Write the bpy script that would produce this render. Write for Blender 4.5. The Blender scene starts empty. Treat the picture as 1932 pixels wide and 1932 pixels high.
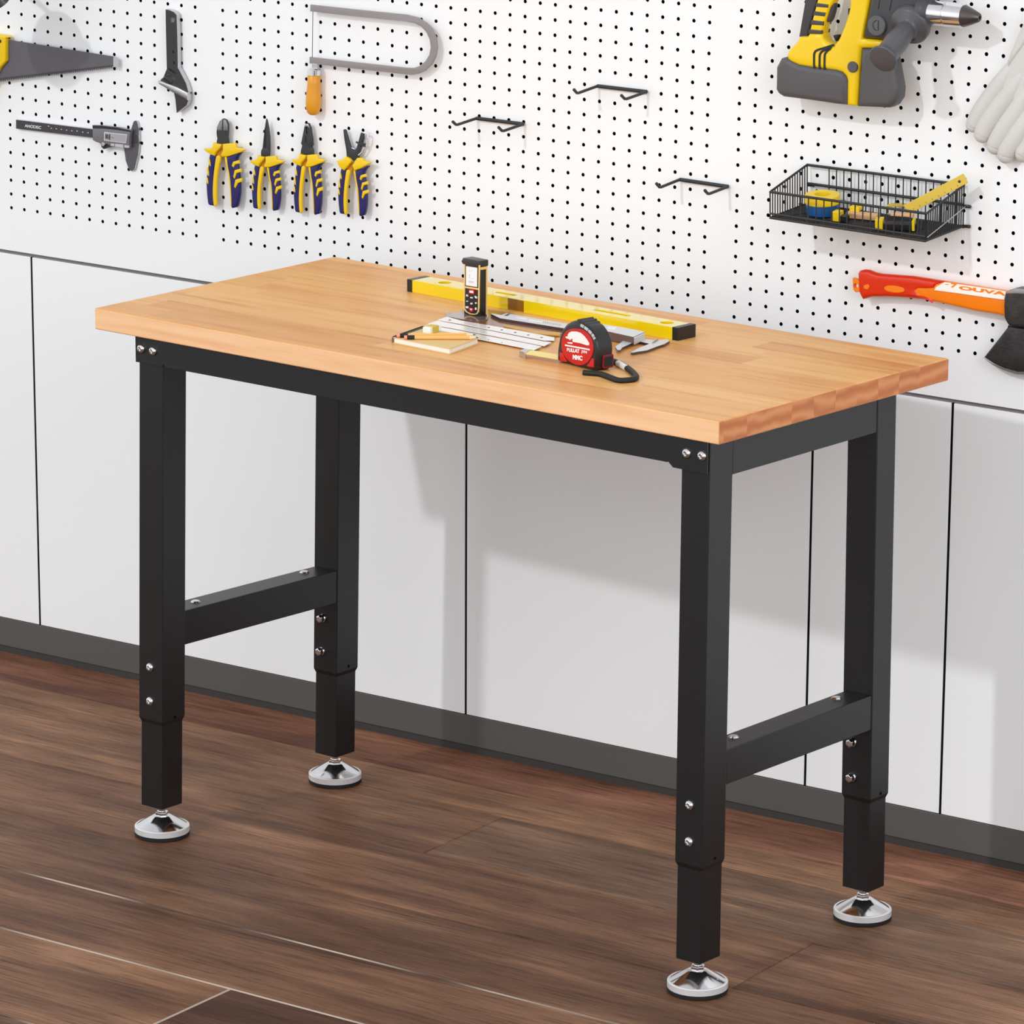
import bpy, bmesh, math, random
from mathutils import Vector, Matrix
random.seed(7)
C = bpy.context.scene.collection
# ---------------------------------------------------------------- camera
F = 7774.95168
CAM = Vector((4.53653, -4.41181, 2.09729))
YAW, PIT, ROL = 0.69601, -0.24606, 0.00486
fw = Vector((-math.sin(YAW)*math.cos(PIT), math.cos(YAW)*math.cos(PIT), math.sin(PIT)))
r0 = Vector((math.cos(YAW), math.sin(YAW), 0)); u0 = r0.cross(fw)
RT = r0*math.cos(ROL)+u0*math.sin(ROL); UP = -r0*math.sin(ROL)+u0*math.cos(ROL)
cd = bpy.data.cameras.new('camera'); co = bpy.data.objects.new('camera', cd); C.objects.link(co)
m3 = Matrix((RT, UP, -fw)).transposed().to_4x4(); m3.translation = CAM
co.matrix_world = m3
cd.sensor_width = 36; cd.sensor_fit = 'HORIZONTAL'; cd.lens = 36*F/1932; cd.clip_end = 60; cd.clip_start = .05
bpy.context.scene.camera = co
# ---------------------------------------------------------------- world, sun, area lamps, exposure
sc = bpy.context.scene
sc.view_settings.view_transform = 'Standard'; sc.view_settings.look = 'None'
sc.view_settings.gamma = 1; sc.view_settings.use_curve_mapping = False
sc.view_settings.exposure = 0.0
w = bpy.data.worlds.new('studio'); sc.world = w; w.use_nodes = True
nt = w.node_tree; N = nt.nodes; Lk = nt.links; bg = N['Background']
tc = N.new('ShaderNodeTexCoord'); sx = N.new('ShaderNodeSeparateXYZ'); cr = N.new('ShaderNodeValToRGB')
Lk.new(tc.outputs['Generated'], sx.inputs[0]); mr = N.new('ShaderNodeMapRange')
mr.inputs['From Min'].default_value = -1; mr.inputs['From Max'].default_value = 1
Lk.new(sx.outputs['Z'], mr.inputs['Value']); Lk.new(mr.outputs['Result'], cr.inputs['Fac'])
e = cr.color_ramp.elements
e[0].position = 0.30; e[0].color = (.12, .12, .12, 1)
e[1].position = 0.95; e[1].color = (.50, .50, .51, 1)
k = e.new(0.495); k.color = (.93, .95, .975, 1)
k = e.new(0.60); k.color = (.98, 1.0, 1.03, 1)
k = e.new(0.74); k.color = (.65, .66, .68, 1)
Lk.new(cr.outputs['Color'], bg.inputs['Color']); bg.inputs['Strength'].default_value = 1.40
WY = 0.0862; W0 = Vector((0, 0.65224, 0))
UD = Vector((math.cos(WY), math.sin(WY), 0)); ND = Vector((-math.sin(WY), math.cos(WY), 0)); Z = Vector((0, 0, 1))
sd = bpy.data.lights.new('sun', 'SUN'); so = bpy.data.objects.new('sun', sd); C.objects.link(so)
sd.energy = 0.74; sd.angle = math.radians(2); sd.color = (1, 1, 1)
so.rotation_euler = (UD*0.20+ND*1.0-Z*0.62).to_track_quat('-Z', 'Y').to_euler()
so.location = (-2, -4, 4)
def area(name, loc, target, size, power, col=(1, 1, 1)):
    l = bpy.data.lights.new(name, 'AREA'); l.shape = 'RECTANGLE'; l.size, l.size_y = size; l.energy = power; l.color = col
    o = bpy.data.objects.new(name, l); C.objects.link(o); o.location = loc
    o.rotation_euler = (Vector(target)-Vector(loc)).to_track_quat('-Z', 'Y').to_euler(); return o
area('softbox_front', (-1.2, -4.6, 2.6), (0.2, 0.2, 0.4), (2.4, 1.8), 12, (.94, .97, 1))
area('fill_right', (4.4, -1.6, 2.3), (1.6, 0.7, 0.35), (1.8, 1.6), 36, (.96, .98, 1))  # unseen fill lamp added to lift the right wall and side faces
# ---------------------------------------------------------------- helpers
def ray(x, y): return fw+RT*((x-966)/F)-UP*((y-966)/F)
def hit(x, y, P0, n):
    d = ray(x, y); return CAM+d*(((P0-CAM).dot(n))/d.dot(n))
class Frame:
    def __init__(s, O, a, b, n=None):
        s.O, s.a, s.b = Vector(O), Vector(a).normalized(), Vector(b).normalized(); s.n = Vector(n) if n else s.a.cross(s.b)
    def px(s, x, y, h=0):
        P = hit(x, y, s.O+s.n*h, s.n)-s.O; return (P.dot(s.a), P.dot(s.b))
    def P(s, a, b, h=0): return s.O+s.a*a+s.b*b+s.n*h
    def at(s, x, y, h=0): return hit(x, y, s.O+s.n*h, s.n)
WF = Frame(W0, UD, Z, -ND)                      # board / wall plane
H = 0.8480; T = 0.0335
TF = Frame((0, 0, H), (1, 0, 0), (0, 1, 0))     # bench top plane
GF = Frame((0, 0, 0), (1, 0, 0), (0, 1, 0))     # floor
def lin(c): return tuple(((v/255)/12.92 if v/255 <= .04045 else ((v/255+.055)/1.055)**2.4) for v in c)
MATS = {}
def mat(name, rgb, rough=.5, metal=0, coat=0, spec=.5, bump=0, bscale=200, var=0, vscale=8):
    if name in MATS: return MATS[name]
    m = bpy.data.materials.new(name); m.use_nodes = True; n = m.node_tree.nodes; l = m.node_tree.links; b = n['Principled BSDF']
    c = lin(rgb)+(1,)
    b.inputs['Base Color'].default_value = c; b.inputs['Roughness'].default_value = rough; b.inputs['Metallic'].default_value = metal
    b.inputs['Coat Weight'].default_value = coat; b.inputs['Coat Roughness'].default_value = .08; b.inputs['Specular IOR Level'].default_value = spec
    t = n.new('ShaderNodeTexCoord')
    if bump:
        z = n.new('ShaderNodeTexNoise'); z.inputs['Scale'].default_value = bscale; bp = n.new('ShaderNodeBump'); bp.inputs['Strength'].default_value = bump; bp.inputs['Distance'].default_value = .001
        l.new(t.outputs['Object'], z.inputs['Vector']); l.new(z.outputs['Fac'], bp.inputs['Height']); l.new(bp.outputs['Normal'], b.inputs['Normal'])
    if var:
        z = n.new('ShaderNodeTexNoise'); z.inputs['Scale'].default_value = vscale; z.inputs['Detail'].default_value = 6; mx = n.new('ShaderNodeMix'); mx.data_type = 'RGBA'
        mx.inputs['A'].default_value = tuple(max(0, v*(1-var)) for v in c[:3])+(1,); mx.inputs['B'].default_value = tuple(min(1, v*(1+var)) for v in c[:3])+(1,)
        l.new(t.outputs['Object'], z.inputs['Vector']); l.new(z.outputs['Fac'], mx.inputs['Factor']); l.new(mx.outputs['Result'], b.inputs['Base Color'])
    MATS[name] = m; return m
ROOT = {}
def tag(o, label=None, cat=None, group=None, kind=None):
    if label: o['label'] = label
    if cat: o['category'] = cat
    if group: o['group'] = group
    if kind: o['kind'] = kind
    return o
def thing(name, label, cat, loc, rotz=0, group=None):
    o = bpy.data.objects.new(name, None); C.objects.link(o); o.empty_display_size = .02
    M = Matrix.Translation(Vector(loc)) @ Matrix.Rotation(rotz, 4, 'Z'); o.matrix_world = M; ROOT[o.name] = M
    return tag(o, label, cat, group)
class MB:
    """collects world-space geometry of one part"""
    def __init__(s): s.v = []; s.f = []; s.mi = []
    def add(s, vs, fs, mi=0):
        o = len(s.v); s.v += [tuple(p) for p in vs]; s.f += [tuple(o+i for i in f) for f in fs]; s.mi += [mi]*len(fs)
        return s
    def hexa(s, b, t, mi=0):   # 4 bottom, 4 top points (ccw seen from above)
        return s.add(list(b)+list(t), [(3, 2, 1, 0), (4, 5, 6, 7), (0, 1, 5, 4), (1, 2, 6, 5), (2, 3, 7, 6), (3, 0, 4, 7)], mi)
    def box(s, O, a, b, c, mi=0):  # corner + three edge vectors
        O, a, b, c = map(Vector, (O, a, b, c)); q = [O, O+a, O+a+b, O+b]
        if a.cross(b).dot(c) < 0: q = q[::-1]
        return s.hexa(q, [p+c for p in q], mi)
    def tube(s, path, r, seg=10, closed=False, caps=True, mi=0, flat=None):
        P = [Vector(p) for p in path]; n = len(P); rs = r if isinstance(r, (list, tuple)) else [r]*n; o = len(s.v)
        prev = None
        for i, p in enumerate(P):
            if closed: d = (P[(i+1) % n]-P[i-1])
            else: d = P[min(i+1, n-1)]-P[max(i-1, 0)]
            d.normalize()
            if prev is None:
                x = Vector((0, 0, 1)) if abs(d.z) < .9 else Vector((1, 0, 0)); x = x-d*x.dot(d); x.normalize()
                if flat: x = Vector(flat[0])-d*Vector(flat[0]).dot(d); x.normalize()
            else: x = prev-d*prev.dot(d); x.normalize()
            prev = x.copy(); y = d.cross(x)
            ky = flat[1] if flat else 1
            for k in range(seg):
                a = 2*math.pi*k/seg; s.v.append(tuple(p+x*(math.cos(a)*rs[i])+y*(math.sin(a)*rs[i]*ky)))
        m = n if closed else n-1
        for i in range(m):
            for k in range(seg):
                a = o+i*seg+k; b = o+i*seg+(k+1) % seg; j = (i+1) % n
                s.f.append((a, b, o+j*seg+(k+1) % seg, o+j*seg+k)); s.mi.append(mi)
        if caps and not closed:
            s.f.append(tuple(o+k for k in range(seg))[::-1]); s.f.append(tuple(o+(n-1)*seg+k for k in range(seg))); s.mi += [mi, mi]
        return s
    def lathe(s, O, ax, prof, seg=32, mi=0):   # prof: (radius, distance along axis)
        O, ax = Vector(O), Vector(ax).normalized(); 
        P = [O+ax*d for _, d in prof]; o = len(s.v)
        x = Vector((0, 0, 1)) if abs(ax.z) < .9 else Vector((1, 0, 0)); x = (x-ax*x.dot(ax)).normalized(); y = ax.cross(x)
        for (r, d), p in zip(prof, P):
            for k in range(seg):
                a = 2*math.pi*k/seg; s.v.append(tuple(p+(x*math.cos(a)+y*math.sin(a))*max(r, 1e-5)))
        for i in range(len(prof)-1):
            for k in range(seg):
                s.f.append((o+i*seg+k, o+i*seg+(k+1) % seg, o+(i+1)*seg+(k+1) % seg, o+(i+1)*seg+k)); s.mi.append(mi)
        s.f.append(tuple(o+k for k in range(seg))[::-1]); s.f.append(tuple(o+(len(prof)-1)*seg+k for k in range(seg))); s.mi += [mi, mi]
        return s
    def ball(s, c, r, seg=16, rings=8, mi=0, sc=(1, 1, 1), ax=None):
        A = ax or (Vector((1, 0, 0)), Vector((0, 1, 0)), Vector((0, 0, 1))); c = Vector(c); o = len(s.v)
        for i in range(rings+1):
            t = math.pi*i/rings
            for k in range(seg):
                a = 2*math.pi*k/seg
                q = (math.sin(t)*math.cos(a)*r*sc[0], math.sin(t)*math.sin(a)*r*sc[1], math.cos(t)*r*sc[2]); s.v.append(tuple(c+A[0]*q[0]+A[1]*q[1]+A[2]*q[2]))
        for i in range(rings):
            for k in range(seg):
                s.f.append((o+i*seg+k, o+(i+1)*seg+k, o+(i+1)*seg+(k+1) % seg, o+i*seg+(k+1) % seg)); s.mi.append(mi)
        return s
    def shape(s, fr, outlines, h0, h1, bev=0, mi=0, side=None, res=2):
        """extrude closed 2-D outlines of a frame (first = outer, rest = holes) from h0 to h1, rounded edge bev"""
        cu = bpy.data.curves.new('t', 'CURVE'); cu.dimensions = '2D'; cu.fill_mode = 'BOTH'
        for ol in outlines:
            sp = cu.splines.new('POLY'); sp.points.add(len(ol)-1)
            for q, p in zip(sp.points, ol): q.co = (p[0], p[1], 0, 1)
            sp.use_cyclic_u = True
        th = abs(h1-h0)/2; bev = min(bev, th*.98)
        cu.extrude = th-bev; cu.bevel_depth = bev; cu.bevel_resolution = res; cu.offset = -bev
        ob = bpy.data.objects.new('t', cu); me = bpy.data.meshes.new_from_object(ob)
        mid = (h0+h1)/2; o = len(s.v); flip = fr.a.cross(fr.b).dot(fr.n) < 0
        s.v += [tuple(fr.P(v.co.x, v.co.y, mid+v.co.z)) for v in me.vertices]
        for p in me.polygons:
            q = tuple(o+i for i in p.vertices); s.f.append(q[::-1] if flip else q)
            s.mi.append(side if (side is not None and abs(p.normal.z) < .7) else mi)
        bpy.data.objects.remove(ob); bpy.data.curves.remove(cu); bpy.data.meshes.remove(me); return s
    def text(s, fr, body, px0, px1, hpx, h, th=.0003, mi=0, bold=0, fill=None):
        """word from pixel px0 to px1 along the frame plane at height h, letter height hpx (a pixel point above px0)"""
        a0 = Vector(fr.px(*px0, h)); a1 = Vector(fr.px(*px1, h)); up = Vector(fr.px(*hpx, h))-a0
        cu = bpy.data.curves.new('t', 'FONT'); cu.body = body; cu.extrude = .02; cu.offset = bold
        ob = bpy.data.objects.new('t', cu); me = bpy.data.meshes.new_from_object(ob)
        xs = [v.co.x for v in me.vertices]; ys = [v.co.y for v in me.vertices]; x0, x1, y0, y1 = min(xs), max(xs), min(ys), max(ys); o = len(s.v)
        for v in me.vertices:
            q = a0+(a1-a0)*((v.co.x-x0)/(x1-x0))+up*((v.co.y-y0)/(y1-y0)); s.v.append(tuple(fr.P(q.x, q.y, h+(th if v.co.z > 0 else 0))))
        for p in me.polygons: s.f.append(tuple(o+i for i in p.vertices)); s.mi.append(mi)
        bpy.data.objects.remove(ob); bpy.data.curves.remove(cu); bpy.data.meshes.remove(me); return s
    def build(s, name, mats, parent=None, smooth=False, bevel=0, label=None, bseg=2):
        me = bpy.data.meshes.new(name); me.from_pydata(s.v, [], s.f)
        for m in (mats if isinstance(mats, (list, tuple)) else [mats]): me.materials.append(m)
        me.polygons.foreach_set('material_index', s.mi)
        bm = bmesh.new(); bm.from_mesh(me); bmesh.ops.remove_doubles(bm, verts=bm.verts, dist=2e-6); bmesh.ops.recalc_face_normals(bm, faces=bm.faces); bm.to_mesh(me); bm.free()
        o = bpy.data.objects.new(name, me); C.objects.link(o)
        r = parent
        while r is not None and r.parent is not None: r = r.parent
        if r is not None and r.name in ROOT: me.transform(ROOT[r.name].inverted())
        elif r is None:
            # origin at the base centre
            lo = [min(v[i] for v in s.v) for i in range(3)]; hi = [max(v[i] for v in s.v) for i in range(3)]
            c = Vector(((lo[0]+hi[0])/2, (lo[1]+hi[1])/2, lo[2])); me.transform(Matrix.Translation(-c)); o.location = c
            ROOT[o.name] = Matrix.Translation(c)
        if parent: o.parent = parent
        if smooth:
            me.polygons.foreach_set('use_smooth', [True]*len(me.polygons)); me.set_sharp_from_angle(angle=math.radians(smooth if smooth > 1 else 40))
        if bevel:
            b = o.modifiers.new('bevel', 'BEVEL'); b.width = bevel; b.segments = bseg; b.limit_method = 'ANGLE'; b.angle_limit = math.radians(35); b.harden_normals = False
        me.update()
        if label: o['label'] = label
        return o
def cz(z, ox, oy): return lambda pts: [(ox+x/z, oy+y/z) for x, y in pts]
def fpx(fr, pts, h=0): return [fr.px(x, y, h) for x, y in pts]
def sm(pts, n=5, closed=True):   # catmull-rom
    out = []; m = len(pts); P = [Vector(p) for p in pts]
    for i in range(m if closed else m-1):
        p0 = P[(i-1) % m] if closed else P[max(i-1, 0)]; p1 = P[i]; p2 = P[(i+1) % m]; p3 = P[(i+2) % m] if closed else P[min(i+2, m-1)]
        for k in range(n):
            t = k/n; out.append(tuple(.5*((2*p1)+(p2-p0)*t+(2*p0-5*p1+4*p2-p3)*t*t+(-p0+3*p1-3*p2+p3)*t**3)))
    if not closed: out.append(tuple(P[-1]))
    return out
def circ(c, r, n=20, ry=None): return [(c[0]+r*math.cos(2*math.pi*k/n), c[1]+(ry or r)*math.sin(2*math.pi*k/n)) for k in range(n)]
def rrect(x0, y0, x1, y1, r, n=4):
    o = []
    for cx, cy, a in ((x1-r, y1-r, 0), (x0+r, y1-r, 90), (x0+r, y0+r, 180), (x1-r, y0+r, 270)):
        for k in range(n+1): t = math.radians(a+90*k/n); o.append((cx+r*math.cos(t), cy+r*math.sin(t)))
    return o
def ribbon(path, wd):
    P = [Vector(p) for p in path]; L, R = [], []
    for i, p in enumerate(P):
        d = (P[min(i+1, len(P)-1)]-P[max(i-1, 0)]).normalized(); q = Vector((-d.y, d.x))*wd/2; L.append(tuple(p+q)); R.append(tuple(p-q))
    return L+R[::-1]
# ---------------------------------------------------------------- materials
white = mat('board_white', (243, 245, 246), .5)
panelm = mat('panel_white', (243, 245, 246), .4)
darkgap = mat('gap_dark', (8, 8, 9), .9, spec=.1)  # near-black: shade inside gaps and holes put into the colour
steelblk = mat('powder_coat', (21, 21, 23), .36, bump=.15, bscale=900)
chrome = mat('chrome', (225, 225, 228), .12, 1)
silver = mat('silver', (200, 200, 203), .3, 1)
gunmet = mat('gunmetal', (92, 92, 96), .35, .85)
rubber = mat('rubber_black', (16, 16, 17), .6)
blackp = mat('plastic_black', (24, 24, 26), .35)
greyp = mat('plastic_grey', (84, 83, 86), .5)
yellow = mat('plastic_yellow', (240, 200, 8), .35)
navy = mat('grip_navy', (28, 24, 94), .35)
tool = mat('tool_steel', (62, 62, 65), .4, .5)
wire = mat('wire_black', (34, 34, 36), .45)
redp = mat('plastic_red', (205, 12, 18), .35)
whitep = mat('plastic_white', (240, 240, 240), .4)
orangep = mat('plastic_orange', (250, 130, 20), .35)
glass = mat('lens_grey', (165, 163, 168), .15)
def nodes(m): return m.node_tree.nodes, m.node_tree.links, m.node_tree.nodes['Principled BSDF']
def ramp(n, stops):
    r = n.new('ShaderNodeValToRGB'); e = r.color_ramp.elements
    e[0].position, e[0].color = stops[0][0], lin(stops[0][1])+(1,); e[1].position, e[1].color = stops[-1][0], lin(stops[-1][1])+(1,)
    for p, c in stops[1:-1]: k = e.new(p); k.color = lin(c)+(1,)
    return r
def math_(n, l, op, a, b=None):
    k = n.new('ShaderNodeMath'); k.operation = op
    for i, v in enumerate((a, b)):
        if v is None: continue
        if hasattr(v, 'links'): l.new(v, k.inputs[i])
        else: k.inputs[i].default_value = v
    return k.outputs[0]
def wood_top():
    m = bpy.data.materials.new('beech_butcher_block'); m.use_nodes = True; n, l, b = nodes(m)
    t = n.new('ShaderNodeTexCoord'); s = n.new('ShaderNodeSeparateXYZ'); l.new(t.outputs['Object'], s.inputs[0])
    row = math_(n, l, 'FLOOR', math_(n, l, 'DIVIDE', math_(n, l, 'ADD', s.outputs['Y'], 10.012), .052))
    w1 = n.new('ShaderNodeTexWhiteNoise'); w1.noise_dimensions = '1D'; l.new(row, w1.inputs['W'])
    col = math_(n, l, 'FLOOR', math_(n, l, 'DIVIDE', math_(n, l, 'ADD', s.outputs['X'], math_(n, l, 'MULTIPLY', w1.outputs['Value'], 7.3)), .47))
    w2 = n.new('ShaderNodeTexWhiteNoise'); w2.noise_dimensions = '2D'; cb = n.new('ShaderNodeCombineXYZ'); l.new(row, cb.inputs[0]); l.new(col, cb.inputs[1]); l.new(cb.outputs[0], w2.inputs['Vector'])
    r1 = ramp(n, [(0, (206, 138, 76)), (.35, (220, 158, 92)), (.7, (226, 170, 102)), (1, (232, 180, 112))]); l.new(w2.outputs['Value'], r1.inputs[0])
    mp = n.new('ShaderNodeMapping'); mp.inputs['Scale'].default_value = (2.2, 26, 26); l.new(t.outputs['Object'], mp.inputs[0])
    ad = n.new('ShaderNodeVectorMath'); ad.operation = 'ADD'; l.new(mp.outputs[0], ad.inputs[0]); l.new(w2.outputs['Color'], ad.inputs[1])
    ns = n.new('ShaderNodeTexNoise'); ns.inputs['Scale'].default_value = 1.6; ns.inputs['Detail'].default_value = 7; ns.inputs['Roughness'].default_value = .6; ns.inputs['Distortion'].default_value = .6; l.new(ad.outputs[0], ns.inputs['Vector'])
    r2 = ramp(n, [(.3, (194, 112, 48)), (.5, (228, 172, 104)), (.75, (238, 190, 128))]); l.new(ns.outputs['Fac'], r2.inputs[0])
    mx = n.new('ShaderNodeMix'); mx.data_type = 'RGBA'; mx.inputs['Factor'].default_value = .45; l.new(r1.outputs[0], mx.inputs['A']); l.new(r2.outputs[0], mx.inputs['B'])
    # end grain on the two short ends: growth rings, deeper tone
    g = n.new('ShaderNodeNewGeometry'); sg = n.new('ShaderNodeSeparateXYZ'); l.new(g.outputs['Normal'], sg.inputs[0]); ab = math_(n, l, 'ABSOLUTE', sg.outputs['X']); isend = math_(n, l, 'GREATER_THAN', ab, .8)
    cb2 = n.new('ShaderNodeCombineXYZ'); l.new(math_(n, l, 'ADD', s.outputs['Y'], math_(n, l, 'MULTIPLY', w1.outputs['Value'], .35)), cb2.inputs[0]); l.new(math_(n, l, 'ADD', s.outputs['Z'], math_(n, l, 'MULTIPLY', w1.outputs['Value'], .21)), cb2.inputs[1])
    wv = n.new('ShaderNodeTexWave'); wv.wave_type = 'RINGS'; wv.inputs['Scale'].default_value = 13; wv.inputs['Distortion'].default_value = 5; wv.inputs['Detail'].default_value = 3; l.new(cb2.outputs[0], wv.inputs['Vector'])
    r3 = ramp(n, [(0, (196, 122, 74)), (.5, (210, 138, 88)), (1, (222, 156, 106))]); l.new(wv.outputs['Fac'], r3.inputs[0])
    mt = n.new('ShaderNodeMix'); mt.data_type = 'RGBA'; mt.blend_type = 'MULTIPLY'; mt.inputs['Factor'].default_value = .22; l.new(r3.outputs[0], mt.inputs['A']); l.new(r1.outputs[0], mt.inputs['B'])
    m2 = n.new('ShaderNodeMix'); m2.data_type = 'RGBA'; l.new(isend, m2.inputs['Factor']); l.new(mx.outputs['Result'], m2.inputs['A']); l.new(mt.outputs['Result'], m2.inputs['B'])
    isf = math_(n, l, 'LESS_THAN', sg.outputs['Y'], -.8); mp4 = n.new('ShaderNodeMapping'); mp4.inputs['Scale'].default_value = (2.5, 1, 40); l.new(t.outputs['Object'], mp4.inputs[0])
    n4 = n.new('ShaderNodeTexNoise'); n4.inputs['Scale'].default_value = 2; n4.inputs['Detail'].default_value = 5; l.new(mp4.outputs[0], n4.inputs['Vector']); r4 = ramp(n, [(.3, (238, 182, 134)), (.5, (246, 196, 148)), (.7, (250, 204, 158))]); l.new(n4.outputs['Fac'], r4.inputs[0])
    m5 = n.new('ShaderNodeMix'); m5.data_type = 'RGBA'; l.new(isf, m5.inputs['Factor']); l.new(m2.outputs['Result'], m5.inputs['A']); l.new(r4.outputs[0], m5.inputs['B']); m2 = m5
    l.new(m2.outputs['Result'], b.inputs['Base Color']); b.inputs['Roughness'].default_value = .38; b.inputs['Specular IOR Level'].default_value = .25
    return m
def wood_floor():
    m = bpy.data.materials.new('dark_plank_floor'); m.use_nodes = True; n, l, b = nodes(m)
    t = n.new('ShaderNodeTexCoord'); at = n.new('ShaderNodeAttribute'); at.attribute_name = 'plank'
    mp = n.new('ShaderNodeMapping'); mp.inputs['Scale'].default_value = (1.1, 13, 1); l.new(t.outputs['Object'], mp.inputs[0])
    ad = n.new('ShaderNodeVectorMath'); ad.operation = 'ADD'; sc_ = n.new('ShaderNodeVectorMath'); sc_.operation = 'SCALE'; sc_.inputs['Scale'].default_value = 30; l.new(at.outputs['Vector'], sc_.inputs[0]); l.new(mp.outputs[0], ad.inputs[0]); l.new(sc_.outputs[0], ad.inputs[1])
    n1 = n.new('ShaderNodeTexNoise'); n1.inputs['Scale'].default_value = 1.0; n1.inputs['Detail'].default_value = 8; n1.inputs['Roughness'].default_value = .62; n1.inputs['Distortion'].default_value = .9; l.new(ad.outputs[0], n1.inputs['Vector'])
    mp2 = n.new('ShaderNodeMapping'); mp2.inputs['Scale'].default_value = (6, 150, 1); l.new(t.outputs['Object'], mp2.inputs[0])
    n2 = n.new('ShaderNodeTexNoise'); n2.inputs['Scale'].default_value = 1.6; n2.inputs['Detail'].default_value = 5; n2.inputs['Roughness'].default_value = .7; n2.inputs['Distortion'].default_value = .5; l.new(mp2.outputs[0], n2.inputs['Vector'])
    mp3 = n.new('ShaderNodeMapping'); mp3.inputs['Scale'].default_value = (1.6, 4.5, 1); l.new(t.outputs['Object'], mp3.inputs[0])
    n3 = n.new('ShaderNodeTexNoise'); n3.inputs['Scale'].default_value = 1.5; n3.inputs['Detail'].default_value = 3; l.new(mp3.outputs[0], n3.inputs['Vector'])
    r = ramp(n, [(.30, (68, 46, 35)), (.43, (104, 76, 59)), (.55, (134, 102, 80)), (.68, (174, 136, 108))])
    v = math_(n, l, 'ADD', math_(n, l, 'MULTIPLY', n1.outputs['Fac'], .60), math_(n, l, 'MULTIPLY', n3.outputs['Fac'], .40)); l.new(v, r.inputs[0])
    r2 = ramp(n, [(.32, (120, 98, 86)), (.44, (215, 204, 196)), (.58, (255, 255, 255))]); l.new(n2.outputs['Fac'], r2.inputs[0])
    mx = n.new('ShaderNodeMix'); mx.data_type = 'RGBA'; mx.blend_type = 'MULTIPLY'; mx.inputs['Factor'].default_value = .75; l.new(r.outputs[0], mx.inputs['A']); l.new(r2.outputs[0], mx.inputs['B'])
    m2 = n.new('ShaderNodeMix'); m2.data_type = 'RGBA'; m2.blend_type = 'MULTIPLY'; m2.inputs['Factor'].default_value = 1; l.new(mx.outputs['Result'], m2.inputs['A']); l.new(at.outputs['Color'], m2.inputs['B'])
    l.new(m2.outputs['Result'], b.inputs['Base Color']); b.inputs['Roughness'].default_value = .45; b.inputs['Specular IOR Level'].default_value = .09
    bp = n.new('ShaderNodeBump'); bp.inputs['Strength'].default_value = .25; bp.inputs['Distance'].default_value = .001; l.new(n2.outputs['Fac'], bp.inputs['Height']); l.new(bp.outputs['Normal'], b.inputs['Normal'])
    return m
WTOP = wood_top(); WFLOOR = wood_floor()
EDGE_HL = mat('edge_highlight', (176, 160, 146), .5)  # pale seam highlights painted as colour on the front plank chamfers
n, l, b = nodes(EDGE_HL); t_ = n.new('ShaderNodeTexCoord'); ns = n.new('ShaderNodeTexNoise'); ns.inputs['Scale'].default_value = 2.1; ns.inputs['Detail'].default_value = 2; l.new(t_.outputs['Object'], ns.inputs['Vector'])
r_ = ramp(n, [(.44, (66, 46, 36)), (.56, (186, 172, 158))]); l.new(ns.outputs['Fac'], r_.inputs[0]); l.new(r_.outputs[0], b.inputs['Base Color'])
# ---------------------------------------------------------------- floor: planks parallel to the wall
def fl(x, y): P = GF.at(x, y); d = P-W0; return d.dot(UD), -d.dot(ND)     # (along wall, distance from wall)
rows = [-.05]+[fl(0, y)[1] for y in (1283, 1327, 1421, 1526, 1635, 1750, 1915)]
while rows[-1] < 5.5: rows.append(rows[-1]+.125)
butts = {0: [1.8], 1: [1.75], 2: [fl(885, 1571)[0]], 3: [fl(1471, 1814)[0]], 4: [-1.6], 5: [-1.25], 6: [fl(370, 1896)[0]]}
tones = {0: [(1.18, .95, .95)]*3, 1: [(1.28, 1.16, 1.02)]*3, 2: [(1.16, 1.04, .92), (.98, .96, .94), (.95, .93, .91)], 3: [(1.08, .95, .85), (1.0, .90, .85), (1, 1, 1)], 4: [(.90, .80, .73)]*3, 5: [(1.10, .98, .88), (1.08, .96, .86), (.9, .9, .9)], 6: [(1.15, 1.02, .90), (.52, .42, .40), (.8, .8, .8)]}
bm = bmesh.new(); cl = bm.loops.layers.float_color.new('plank')
for i in range(len(rows)-1):
    v0, v1 = rows[i], rows[i+1]; bs = butts.get(i, [random.uniform(-2, 2)])
    xs = sorted(set([-4.5]+[b for b in bs]+[b+3.0*k for b in bs for k in (1, 2, 3)]+[b-3.0*k for b in bs for k in (1, 2, 3)]+[5.5])); xs = [x for x in xs if -4.5 <= x <= 5.5]
    base = min(range(len(xs)), key=lambda q: abs(xs[q]-bs[0]))
    for j in range(len(xs)-1):
        a, b2 = xs[j]+.0006, xs[j+1]-.0006; y0, y1 = -v1+.0006, -v0-.0006; c = .0019 if i >= 4 else .0014
        T_ = tones.get(i); tn = T_[0 if j < base else (1 if j == base else 2)] if T_ else tuple(random.uniform(.75, 1.1) for _ in range(1))*3
        rg = [bm.verts.new(p) for p in ((a, y0, -.012), (b2, y0, -.012), (b2, y1, -.012), (a, y1, -.012), (a, y0, -c), (b2, y0, -c), (b2, y1, -c), (a, y1, -c), (a+c, y0+c, 0), (b2-c, y0+c, 0), (b2-c, y1-c, 0), (a+c, y1-c, 0))]
        for q in ((8, 9, 10, 11), (4, 5, 9, 8), (5, 6, 10, 9), (6, 7, 11, 10), (7, 4, 8, 11), (0, 1, 5, 4), (1, 2, 6, 5), (2, 3, 7, 6), (3, 0, 4, 7), (3, 2, 1, 0)):
            f = bm.faces.new([rg[k] for k in q])
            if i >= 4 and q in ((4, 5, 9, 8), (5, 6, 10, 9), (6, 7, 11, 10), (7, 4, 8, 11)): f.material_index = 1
            for lp in f.loops: lp[cl] = (tn[0]*1.0, tn[1]*1.06, tn[2]*1.10, 1)
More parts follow.
